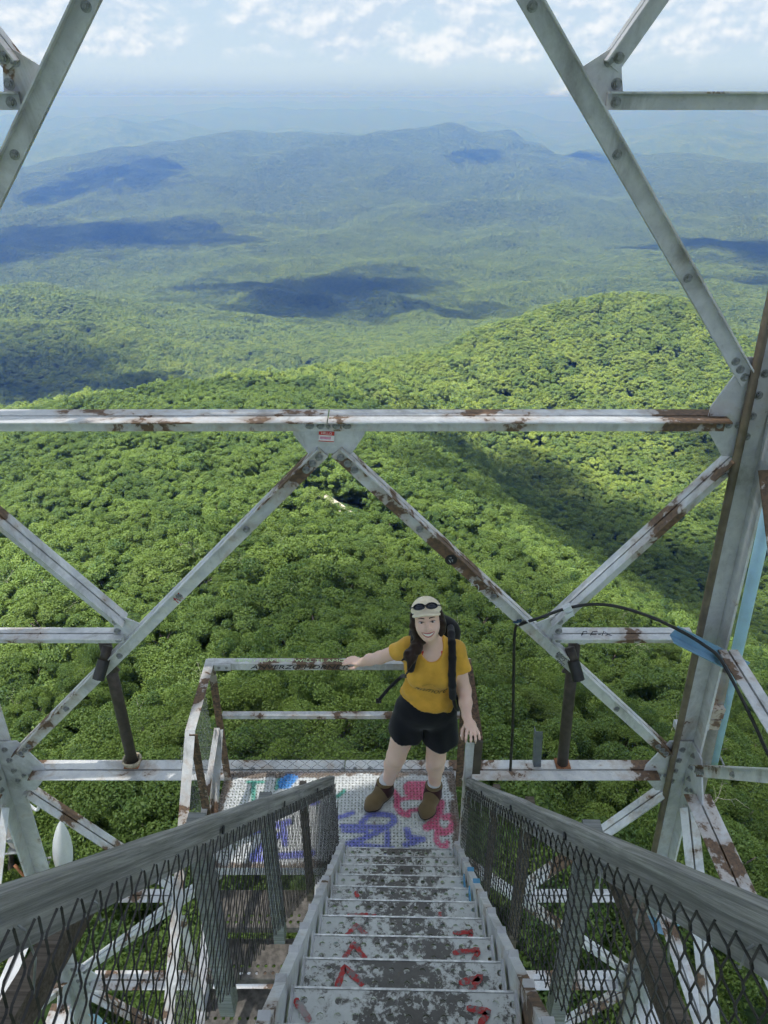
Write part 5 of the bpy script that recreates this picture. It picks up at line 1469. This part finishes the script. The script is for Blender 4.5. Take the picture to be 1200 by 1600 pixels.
def build_person():
    root = empty('person', (0.18, 3.27, FOOT_Z))
    tag(root, 'smiling hiker in mustard T-shirt, black shorts and cream cap holding both rails', 'person')
    o0 = np.array(root.location)
    def put(name, me, parent=root):
        co = np.empty(len(me.vertices) * 3, np.float32); me.vertices.foreach_get('co', co)
        me.vertices.foreach_set('co', (co.reshape(-1, 3) - o0).astype(np.float32).ravel()); me.update()
        return link_mesh(name, me, None, parent)
    # joints
    neck0, neck1 = (0.262, 3.235, 1.395), H(0, -.02, -.06)
    shl, shr = (0.132, 3.245, 1.345), (0.398, 3.235, 1.335)
    ell_, wrl = (-0.022, 3.35, 1.185), (-0.128, 3.43, 1.082)
    elr, wrr = (0.452, 3.17, 1.10), (0.456, 3.025, 1.045)
    hpl, hpr = (0.163, 3.268, 0.86), (0.332, 3.262, 0.855)
    knl, knr = (0.074, 3.245, 0.49), (0.317, 3.232, 0.49)
    anl, anr = (0.020, 3.335, 0.125), (0.327, 3.318, 0.118)
    B = Field((-0.32, 2.84, 0.06), (0.58, 3.44 + .12, 1.74), 0.0055)
    # torso
    def torso(F, g=0.0, k=0.05):
        F.ell((0.265, 3.245, 1.225), (0.136 + g, 0.092 + g, 0.17 + g), k)
        F.ell((0.258, 3.245, 1.05), (0.118 + g, 0.088 + g, 0.14 + g), k)
        F.ell((0.248, 3.262, 0.90), (0.158 + g, 0.112 + g, 0.12 + g), k)
        for s in (-1, 1): F.ell((0.268 + s * .064, 3.175, 1.205), (0.062 + g, 0.058 + g, 0.062 + g), 0.035)
    torso(B)
    B.cone(shl, shr, 0.050, 0.050, 0.05); B.cone((0.262, 3.255, 1.32), neck0, 0.085, 0.052, 0.05)
    B.cone(neck0, neck1, 0.052, 0.048, 0.025)
    # head
    B.ell(H(0, -.015, .022), (.073, .090, .095), 0.03, HM); B.ell(H(0, .022, -.042), (.060, .062, .066), 0.03, HM)
    B.ell(H(0, .046, -.088), (.026, .026, .022), 0.03, HM)
    for s in (-1, 1):
        B.ell(H(s * .033, .054, -.036), (.025, .022, .022), 0.02, HM); B.ell(H(s * .073, -.012, -.008), (.010, .018, .028), 0.006, HM)
    B.cone(H(0, .080, .006), H(0, .100, -.026), .008, .0125, 0.012)
    for s in (-1, 1): B.ell(H(s * .011, .090, -.030), (.008, .008, .006), 0.006, HM)
    # arms
    B.cone(shl, ell_, .045, .036, 0.04); B.cone(ell_, (-0.085, 3.40, 1.125), .036, .033, 0.02); B.cone((-0.085, 3.40, 1.125), wrl, .033, .024, 0.02)
    B.cone(shr, elr, .046, .039, 0.04); B.cone(elr, (0.456, 3.10, 1.073), .039, .035, 0.02); B.cone((0.456, 3.10, 1.073), wrr, .035, .025, 0.02)
    # hand on the back rail: fingers over the far edge, thumb in front
    rz = RAIL_Z
    B.ell((-0.165, 3.462, rz + .026), (.036, .034, .017), 0.015); B.cone(wrl, (-0.15, 3.45, rz + .028), .024, .022, 0.015)
    for i, (dy, l) in enumerate(((0.0, 1.0), (.019, 1.08), (.037, 1.0), (.053, .82))):
        b = (-0.185 + i * .004, 3.446 + dy, rz + .026)
        finger(B, [b, (b[0] - .030 * l, b[1] + .004, rz + .021), (b[0] - .050 * l, b[1] + .007, rz + .011), (b[0] - .064 * l, b[1] + .009, rz + .006)])
    finger(B, [(-0.155, 3.440, rz + .018), (-0.178, 3.438, rz - .004), (-0.198, 3.448, rz - .016), (-0.212, 3.452, rz - .022)], .0098)
    # hand over the rail end: fingers hang down towards the stairs
    B.ell((0.472, 2.970, 1.034), (.034, .040, .017), 0.015, ); B.cone(wrr, (0.462, 2.995, 1.038), .025, .022, 0.015)
    for i, (dx, l) in enumerate(((-.022, .8), (-.004, .92), (.014, .88), (.030, .74))):
        b = (0.474 + dx, 2.942 + abs(i - 1.3) * .004, 1.028)
        finger(B, [b, (b[0] + dx * .25, b[1] - .036 * l, 1.022), (b[0] + dx * .4, b[1] - .058 * l, 1.004), (b[0] + dx * .45, b[1] - .062 * l, .980)])
    finger(B, [(0.447, 2.985, 1.026), (0.428, 2.955, 1.012), (0.424, 2.930, .994), (0.426, 2.918, .980)], .0098)
    # legs
    B.cone(hpl, knl, .088, .058, 0.04); B.cone(hpr, knr, .088, .058, 0.04)
    for kn, an, s in ((knl, anl, -1), (knr, anr, 1)):
        kn, an = np.array(kn), np.array(an); c = kn + (an - kn) * .32 + np.array([0, .016, 0])
        B.cone(kn, c, .052, .052, 0.03); B.cone(c, an, .052, .033, 0.03)
        B.ell(kn + np.array([0, -.022, .0]), (.038, .034, .045), 0.03)
    body = put('body', B.mesh('body', skin_mat()))
    # ---------------- shirt
    T = Field((-0.06, 3.02, 0.86), (0.56, 3.44, 1.44), 0.006)
    torso(T, 0.016, 0.06); T.cone(shl, shr, .057, .056, .05); T.cone((0.262, 3.255, 1.31), neck0, 0.098, 0.066, 0.05)
    T.cone(shl, (0.075, 3.285, 1.285), .054, .053, .03); T.cone(shr, (0.432, 3.203, 1.225), .056, .055, .03)
    T.ell((0.25, 3.235, 1.00), (.160, .126, .10), 0.04)
    T.ell((0.15, 3.20, 1.075), (.050, .055, .050), 0.03)
    T.warp(lambda X, Y, Z: .0055 * np.sin(34 * X + 60 * Z + 3 * np.sin(14 * X)) * np.clip((1.16 - Z) / .12, 0, 1) + .0045 * np.sin(48 * X - 34 * Z + 2 * np.sin(30 * Z)) * np.clip((1.12 - Z) / .1, 0, 1) + .0028 * np.sin(40 * (X + Y) + 22 * Z))
    T.cut_ell((0.262, 3.155, 1.415), (.068, .135, .098)); T.cut_ell((0.262, 3.24, 1.46), (.074, .08, .075))
    T.clip((0.115, 3.2, 1.03), (-0.34, -.05, -1)); T.clip((0.062, 3.30, 1.26), (-1, .35, -.7), lambda X, Y, Z: (X < .12) & (Z > 1.17)); T.clip((0.44, 3.19, 1.215), (.25, -.45, -1), lambda X, Y, Z: (X > .405))
    M_SHIRT = cloth_mat('mustard_cotton', (0.72, 0.40, 0.06))
    shirt = put('shirt', T.mesh('shirt', M_SHIRT)); tag(shirt, 'mustard yellow T-shirt with dark script across the front')
    # ---------------- shorts
    Sh = Field((-0.03, 3.05, 0.56), (0.52, 3.46, 1.09), 0.006)
    Sh.ell((0.250, 3.258, 0.95), (.148, .116, .11), 0.05); Sh.ell((0.248, 3.265, 0.87), (.166, .126, .12), 0.05)
    Sh.cone((.155, 3.268, .86), (.126, 3.258, .68), .094, .104, 0.03); Sh.cone((.338, 3.262, .86), (.340, 3.25, .64), .094, .108, 0.03)
    Sh.warp(lambda X, Y, Z: .0065 * np.sin(52 * X + 9 * Z + 14 * Y) * np.clip((.86 - Z) / .15, 0, 1) + .003 * np.sin(120 * X + 30 * Y) * np.clip((Z - .98) / .04, 0, 1))
    X, Y, Z = Sh._grid((slice(None),) * 3)
    hem = np.where(X < .232, .690 - .25 * np.clip(X - .06, 0, .2) + .4 * np.clip(.06 - X, 0, 1), .625 + .12 * (X - .31) ** 2 * 10)
    Sh.d = np.maximum(Sh.d, (hem - Z).astype(np.float32))
    Sh.clip((.25, 3.2, 1.035), (-.1, 0, 1))
    put('shorts', Sh.mesh('shorts', cloth_mat('black_nylon', (0.010, 0.011, 0.016), 0.8, 200, 0.5)))
    # ---------------- hair, cap
    Hh = Field(tuple(HO - Vector((.26, .2, .34))), tuple(HO + Vector((.2, .25, .16))), 0.005)
    Hh.ell(H(0, -.030, .012), (.086, .088, .092), 0.02, HM)
    for s in (-1, 1): Hh.chain([H(s * .072, .012, .03), H(s * .078, -.004, -.03), H(s * .070, -.03, -.095)], [.016, .018, .02], .02)
    Hh.cut_ell(H(0, .095, -.045), (.068, .085, .105), 0, HM)
    Hh.cone(H(0, -.06, -.03), H(-.03, -.075, -.12), .055, .035, .03)
    Hh.chain([H(-.045, -.06, -.12), H(-.075, -.02, -.165), H(-.105, .015, -.205), H(-.125, .03, -.255)], [.032, .028, .022, .008], .03)
    Hh.chain([H(-.08, -.03, -.16), H(-.125, .0, -.185), H(-.155, .01, -.215)], [.02, .016, .006], .02)
    Hh.warp(lambda X, Y, Z: .0022 * np.sin(150 * X + 40 * Z) + .0015 * np.sin(210 * Y + 60 * Z))
    put('hair', Hh.mesh('hair', cloth_mat('brown_hair', (0.030, 0.017, 0.012), 0.5, 120, 0.5)))
    Cp = Field(tuple(HO - Vector((.16, .26, .06))), tuple(HO + Vector((.16, .17, .2))), 0.0045)
    Cp.ell(H(0, -.012, .040), (.083, .100, .078), 0.01, HM)
    base = H(0, .05, .046); Cp.clip(base, (-(hu * 1.0 - hf * .10))[:] if True else None)
    Br = Field(tuple(HO - Vector((.16, .26, .06))), tuple(HO + Vector((.16, .17, .2))), 0.0045)
    X, Y, Z = Br._grid((slice(None),) * 3)
    xx = (X - HO.x) * hr.x + (Y - HO.y) * hr.y + (Z - HO.z) * hr.z; yy = (X - HO.x) * hf.x + (Y - HO.y) * hf.y + (Z - HO.z) * hf.z; zz = (X - HO.x) * hu.x + (Y - HO.y) * hu.y + (Z - HO.z) * hu.z
    surf = .060 - 4.2 * xx ** 2 - 0.02 * (yy - .07)
    Br.d = np.maximum(np.maximum(np.abs(zz - surf) - .0045, np.sqrt((xx / .076) ** 2 + ((yy - .045) / .088) ** 2) * .08 - .08), .045 - yy).astype(np.float32)
    Cp.d = np.minimum(Cp.d, Br.d)
    cap = put('cap', Cp.mesh('cap', cloth_mat('cream_cotton', (0.90, 0.79, 0.60), 0.9, 250, 0.25)))
    # ---------------- face details
    M_EYE = plain_mat('eye_white', (0.70, 0.67, 0.64), .3, .02); M_IRIS = plain_mat('dark_eye', (0.035, 0.02, 0.015), .3, .1); M_LIP = plain_mat('lips', (0.50, 0.17, 0.15), .45, .1); M_TEETH = plain_mat('teeth', (0.80, 0.77, 0.72), .3, .02); M_BROW = plain_mat('brows', (0.06, 0.035, 0.025), .8, .2)
    from mathutils.bvhtree import BVHTree
    bm = bmesh.new(); bm.from_mesh(body.data); bv = BVHTree.FromBMesh(bm)
    def face_pt(x, z, out=0.0):
        p = H(x, .3, z) - Vector(o0); hit = bv.ray_cast(p, -hf)
        q = hit[0] if hit[0] is not None else H(x, .08, z) - Vector(o0)
        return q + hf * out
    def blob(name, c, rx, ry, mat):
        v, f = [], []; n = 12; c = Vector(c)
        v.append(c + hf * .0022)
        for k in range(n): a = 2 * math.pi * k / n; v.append(c + hr * math.cos(a) * rx + hu * math.sin(a) * ry)
        f = [(0, 1 + k, 1 + (k + 1) % n) for k in range(n)]
        return link_mesh(name, mesh_from(name, v, f, mat, True), None, body)
    for s in (-1, 1):
        c = face_pt(s * .029, .004, .0012); blob('eye', c, .0135, .0046, M_EYE); blob('iris', c + hf * .0016, .0066, .0046, M_IRIS)
        v, f = [], []; tube(v, f, [face_pt(s * (.012 + .034 * t), .0225 + .0045 * math.sin(.5 + t * 2.4), .0012) for t in (0, .25, .5, .75, 1)], [.0024, .003, .003, .0024, .001], 6)
        link_mesh('eyebrow', mesh_from('eyebrow', v, f, M_BROW, True), None, body)
        v, f = [], []; tube(v, f, [face_pt(s * (.015 + .029 * t), .0062 + .0042 * math.sin(t * 3.1), .0022) for t in (0, .33, .66, 1)], .0014, 5)
        link_mesh('eyelash', mesh_from('eyelash', v, f, M_BROW, True), None, body)
        blob('nostril', face_pt(s * .0075, -.0385, .0006), .0034, .0022, M_LIP)
    def mouth_curve(t, lift, wd): return (wd * t, -.063 + lift + .015 * t * t)
    v, f = [], []; cols = 11
    for i in range(cols):
        t = -1 + 2 * i / (cols - 1); th = .0098 * (1 - t * t) ** .6 + .0004
        x, z = mouth_curve(t, 0, .032); v += [face_pt(x, z + th * .7, .0022), face_pt(x, z - th * .9, .0022)]
    f = [(2 * i, 2 * i + 1, 2 * i + 3, 2 * i + 2) for i in range(cols - 1)]
    link_mesh('teeth', mesh_from('teeth', v, f, M_TEETH, True), None, body)
    for sg, nm in ((1, 'upper_lip'), (-1, 'lower_lip')):
        v, f = [], []; pts, rad = [], []
        for i in range(cols):
            t = -1 + 2 * i / (cols - 1); th = .0102 * (1 - t * t) ** .6
            x, z = mouth_curve(t, 0, .034); pts.append(face_pt(x, z + sg * (th * (.85 if sg > 0 else 1.05)), .0018)); rad.append(.0014 + (.0022 if sg > 0 else .0030) * (1 - t * t))
        tube(v, f, pts, rad, 6); link_mesh(nm, mesh_from(nm, v, f, M_LIP, True), None, body)
    bm.free()
    # red strap at the neckline
    bm = bmesh.new(); bm.from_mesh(shirt.data); sv = BVHTree.FromBMesh(bm)
    bb = bmesh.new(); bb.from_mesh(body.data); bw = BVHTree.FromBMesh(bb)
    def on(tree, x, z, out): 
        hit = tree.ray_cast(Vector((x, 2.6, z)) - Vector(o0), Vector((0, 1, 0)))
        return (hit[0] if hit[0] is not None else Vector((x, 3.15, z)) - Vector(o0)) + Vector((0, -out, 0))
    for s, pts in ((1, [(.325, 1.375), (.327, 1.345), (.322, 1.315), (.312, 1.285)]), (-1, [(.205, 1.375), (.196, 1.35)])):
        v, f = [], []
        for x, z in pts: v += [on(bw, x - .012, z, .003), on(bw, x + .014, z, .003)]
        f = [(2 * i, 2 * i + 1, 2 * i + 3, 2 * i + 2) for i in range(len(pts) - 1)]
        link_mesh('red_strap', mesh_from('red_strap', v, f, cloth_mat('red_strap', (0.62, 0.07, 0.05))), None, root)
    # print on the shirt: an arc of small letters over a line of script
    M_PRINT = plain_mat('shirt_print', (0.055, 0.05, 0.02), .8, .1); M_PRINT2 = plain_mat('shirt_print_faint', (0.27, 0.15, 0.03), .8, .1)
    def stamp(name, me, place, mat):
        for v_ in me.vertices:
            x, z = place(v_.co.x, v_.co.y); v_.co = on(sv, x, z, .0016)
        link_mesh(name, me, None, shirt)
    ang = R(-14)
    stamp('script_lettering', text_mesh('Biltmore', .058, M_PRINT, 0.0, .35), lambda a, b: (.255 + a * math.cos(ang) - b * math.sin(ang), 1.136 + a * math.sin(ang) + b * math.cos(ang)), M_PRINT)
    arc = text_mesh('ASHEVILLE NC ESTATE', .016, M_PRINT2, 0.0, 0, 1.25)
    stamp('arc_lettering', arc, lambda a, b: (.272 + a * .62, 1.198 + b - 9.0 * (a * .62 + .03) ** 2), M_PRINT2)
    bm.free(); bb.free()
    # ---------------- socks and boots
    M_SOCK = cloth_mat('white_sock', (0.72, 0.70, 0.72)); M_BOOT = cloth_mat('tan_suede', (0.165, 0.120, 0.062), 0.85, 180, 0.3); M_SOLE = plain_mat('dark_sole', (0.028, 0.022, 0.020), .7, .2, 30); M_ELASTIC = cloth_mat('maroon_elastic', (0.045, 0.016, 0.016), .9, 400)
    for an, heel, toe, kn in ((anl, (.042, 3.370), (-.112, 3.212), knl), (anr, (.340, 3.352), (.250, 3.148), knr)):
        heel, toe, an_, kn = np.array(heel), np.array(toe), np.array(an), np.array(kn)
        dv = (toe - heel); L_ = np.linalg.norm(dv); dv = dv / L_; sd = np.array([-dv[1], dv[0]])
        def P(t, z, s=0): q = heel + dv * (t * L_) + sd * s; return (q[0], q[1], FOOT_Z + z)
        top = np.array([heel[0] + dv[0] * .055, heel[1] + dv[1] * .055, FOOT_Z + .155]); top = top * .5 + np.array([an_[0], an_[1], FOOT_Z + .155]) * .5
        v, f = [], []; up_ = (kn - an_) / np.linalg.norm(kn - an_)
        tube(v, f, [tuple(top - up_ * .05 - o0), tuple(top + up_ * .012 - o0), tuple(top + up_ * .035 - o0)], [.045, .043, .040], 18)
        link_mesh('sock', mesh_from('sock', v, f, M_SOCK, True), None, root)
        lo = np.minimum(np.array([*heel, FOOT_Z]), np.array([*toe, FOOT_Z])) - .09; hi = np.maximum(np.array([*heel, FOOT_Z + .16]), np.array([*toe, FOOT_Z + .16])) + .09
        def boot(F, g):
            F.cone(P(.12, .046), P(.40, .048), .040 + g, .040 + g, .03); F.cone(P(.40, .048), P(.72, .040), .040 + g, .041 + g, .03); F.cone(P(.72, .040), P(.90, .034), .041 + g, .030 + g, .03)
            F.cone(P(.70, .036, .012), P(.74, .036, -.012), .036 + g, .036 + g, .03)
            F.cone(P(.24, .07), tuple(top), .047 + g, .049 + g, .04); F.cone(P(.40, .075), tuple(top * .5 + np.array(P(.30, .12)) * .5), .036 + g, .040 + g, .04)
        F = Field(lo, hi, .005); boot(F, 0); F.clip((0, 0, FOOT_Z + .016), (0, 0, -1)); F.clip(tuple(top + np.array([0, 0, -.004])), (0, .12, 1))
        b = put('boot', F.mesh('boot', M_BOOT))
        F = Field(lo, hi, .005); boot(F, .005); F.clip((0, 0, FOOT_Z), (0, 0, -1)); F.clip((0, 0, FOOT_Z + .022), (0, 0, 1)); put('sole', F.mesh('sole', M_SOLE), b)
        F = Field(lo, hi, .004); boot(F, .0025); F.clip((0, 0, FOOT_Z + .055), (0, 0, -1)); F.clip((0, 0, FOOT_Z + .143), (0, 0, 1))
        cen = np.array([*P(.24, 0)]); a1 = np.array([dv[0], dv[1], -.30]); F.clip(tuple(cen + np.array([dv[0], dv[1], 0]) * .014), a1); F.clip(tuple(cen - np.array([dv[0], dv[1], 0]) * .030), (-dv[0], -dv[1], -.25))
        put('elastic_panel', F.mesh('elastic_panel', M_ELASTIC), b)
    return root, shirt
PERSON, SHIRT = build_person()

def build_sunglasses():
    root = empty('sunglasses', H(0, .085, .088)); tag(root, 'black sunglasses pushed up on the front of the cream cap', 'sunglasses')
    M_LENS = plain_mat('dark_lens', (0.012, 0.016, 0.03), .12, .2); M_FR = plain_mat('black_frame', (0.012, 0.012, 0.013), .35, .1)
    nl = (hf * .75 + hu * .66).normalized(); tu = (hu - nl * hu.dot(nl)).normalized()
    for s in (-1, 1):
        c = H(s * .033, .088, .096); v, f = [], []; n = 16
        for k in range(n):
            a = 2 * math.pi * k / n; v.append(c + hr * (.029 * math.cos(a)) + tu * (.0165 * math.sin(a)) - nl * (.006 * (s * math.cos(a)) ** 2 if s * math.cos(a) > 0 else 0))
        v += [p - nl * .002 for p in v]; v.append(c + nl * .005)
        f = [(2 * n, k, (k + 1) % n) for k in range(n)] + [tuple(reversed(range(n, 2 * n)))]
        f += [(k, n + k, n + (k + 1) % n, (k + 1) % n) for k in range(n)]
        part('lens', v, f, M_LENS, root, True)
        v, f = [], []; tube(v, f, [v_ for v_ in [c + hr * (.030 * math.cos(a)) + tu * (.0175 * math.sin(a)) - nl * (.006 * max(0, s * math.cos(a)) ** 2) for a in np.linspace(0, 2 * math.pi, 17)]], .0026, 6, False)
        part('rim', v, f, M_FR, root, True)
        v, f = [], []; tube(v, f, [H(s * .062, .080, .094), H(s * .080, .045, .080), H(s * .086, -.02, .060)], .003, 6); part('temple', v, f, M_FR, root, True)
    v, f = [], []; tube(v, f, [H(-.006, .093, .100), H(0, .096, .103), H(.006, .093, .100)], .0035, 6); part('bridge', v, f, M_FR, root, True)
build_sunglasses()

def build_backpack():
    root = empty('backpack', (0.27, 3.42, 1.02)); o0 = np.array(root.location); tag(root, 'black backpack worn on the hiker\'s shoulders', 'backpack')
    mat = cloth_mat('black_canvas', (0.014, 0.014, 0.017), .8, 160, .4)
    def put(name, me, parent=root):
        co = np.empty(len(me.vertices) * 3, np.float32); me.vertices.foreach_get('co', co)
        me.vertices.foreach_set('co', (co.reshape(-1, 3) - o0).astype(np.float32).ravel()); me.update(); return link_mesh(name, me, None, parent)
    F = Field((.05, 3.26, .92), (.52, 3.58, 1.47), .007)
    F.ell((.29, 3.42, 1.20), (.155, .085, .22), .05); F.ell((.30, 3.43, 1.32), (.14, .075, .10), .05); F.ell((.28, 3.47, 1.10), (.11, .06, .12), .03)
    F.clip((.27, 3.345, 1.2), (0, -1, 0))
    put('pack_body', F.mesh('pack_body', mat))
    for nm, pts, r in (('shoulder_strap', [(.172, 3.37, 1.385), (.168, 3.30, 1.412), (.168, 3.228, 1.408), (.164, 3.160, 1.362), (.146, 3.130, 1.29)], .021),
                       ('shoulder_strap', [(.380, 3.37, 1.385), (.376, 3.29, 1.405), (.374, 3.218, 1.402), (.374, 3.150, 1.352), (.372, 3.108, 1.27), (.376, 3.100, 1.20), (.384, 3.118, 1.10)], .021)):
        lo = np.min(pts, 0) - .05; hi = np.max(pts, 0) + .05; F = Field(lo, hi, .006); F.chain(pts, [r] * len(pts), .01); put(nm, F.mesh(nm, mat))
    v, f = [], []; tube(v, f, smooth_pts([(.384, 3.118, 1.11), (.400, 3.118, 1.03), (.425, 3.16, .96), (.44, 3.28, .90), (.42, 3.38, .95)], 5), .010, 6); part('lower_strap', v, f, mat, root, True)
    v, f = [], []; pts = smooth_pts([(.150, 3.150, 1.29), (.128, 3.20, 1.18), (.105, 3.33, 1.06), (.03, 3.36, .94), (-.03, 3.37, .835)], 5); tube(v, f, pts, .0115, 6)
    box(v, f, (-.032, 3.37, .83), .035, .012, .03); part('loose_strap', v, f, mat, root, True)
build_backpack()

# ================================================================== CLOUDS OVERHEAD
def cloud_mat():
    m = Mat('cloud'); m.color((0.92, 0.93, 0.95)); m.rough(1.0); m.spec(0.0)
    tr = m.n.new('ShaderNodeBsdfTransparent'); mx = m.n.new('ShaderNodeMixShader'); mx.inputs[0].default_value = 0.85      # thin vapour lets part of the sun through
    m.l.new(m.b.outputs[0], mx.inputs[1]); m.l.new(tr.outputs[0], mx.inputs[2]); m.l.new(mx.outputs[0], m.out.inputs['Surface']); return m.m
M_CLOUD = cloud_mat()
def build_clouds():
    """fair-weather cumulus over the valley; their shadows fall on the forest"""
    # where each shadow falls: (bearing, distance, drop below the lookout, half width, half depth)
    spots = [(-7.5, 2180, 500, 360, 520), (-1.5, 2350, 500, 300, 460), (6.0, 2000, 480, 270, 170), (-24, 3450, 520, 560, 600), (-14.5, 3600, 530, 400, 360), (-17.5, 5300, 545, 420, 620), (-22.5, 5000, 545, 260, 260),
             (24.5, 3400, 530, 460, 480), (25, 2600, 520, 260, 160), (-29, 1150, 320, 190, 240), (-21, 980, 330, 150, 120), (-16, 830, 320, 60, 70), (25.5, 1040, 300, 130, 170), (23, 1250, 340, 130, 110), (6.5, 5600, 420, 260, 200), (14, 6000, 450, 330, 240), (31, 520, 200, 90, 110), (20, 300, 170, 95, 120), (10.5, 430, 198, 65, 80), (0, 38, 45, 165, 98)]
    g = np.random.default_rng(77)
    base = 900.0
    for n, (az, r, d, hw, hd) in enumerate(spots):
        up = base + d; k = up / SUN_VEC.z
        x = r * math.sin(R(az)) + SUN_VEC.x * k; y = r * math.cos(R(az)) + SUN_VEC.y * k
        v, f = [], []
        bm = bmesh.new()
        thin = n == len(spots) - 1
        nb = 38 if not thin else 12
        for q in range(nb):
            a = g.uniform(0, 6.28); rr = math.sqrt(g.uniform(0, 1)) * .82
            c = Vector((math.cos(a) * rr * hw, math.sin(a) * rr * hd, 0)); s = min(hw, hd) * (g.uniform(.16, .55) if not thin else g.uniform(.5, .7)) * (1.15 - .6 * rr)
            m = bmesh.ops.create_icosphere(bm, subdivisions=2, radius=1.0)
            for vt in m['verts']:
                p = vt.co * (1 + .16 * math.sin(5 * vt.co.x + q) * math.sin(4 * vt.co.y - q) + .10 * math.sin(9 * vt.co.z + 2 * q))
                z = p.z * s * .75; z = z if z > 0 else z * .15
                vt.co = Vector((c.x + p.x * s, c.y + p.y * s, z + CAM_H + base + s * .05))
        for q in range(46 if not thin else 24):                        # ragged edge of small puffs
            a = g.uniform(0, 6.28); rr = g.uniform(.75, 1.12)
            c = Vector((math.cos(a) * rr * hw, math.sin(a) * rr * hd, 0)); s = min(hw, hd) * g.uniform(.04, .13)
            m = bmesh.ops.create_icosphere(bm, subdivisions=1, radius=s)
            for vt in m['verts']: vt.co += c + Vector((0, 0, CAM_H + base + s * .4))
        for vt in bm.verts: vt.co -= Vector((0, 0, CAM_H + base))
        me = bpy.data.meshes.new('cloud'); bm.to_mesh(me); bm.free(); me.materials.append(M_CLOUD); me.polygons.foreach_set('use_smooth', [True] * len(me.polygons))
        o = link_mesh('cloud', me); o.location = (x, y, CAM_H + base); tag(o, 'white cumulus cloud drifting high over the valley', 'cloud', 'clouds over the valley', kind='structure')
build_clouds()
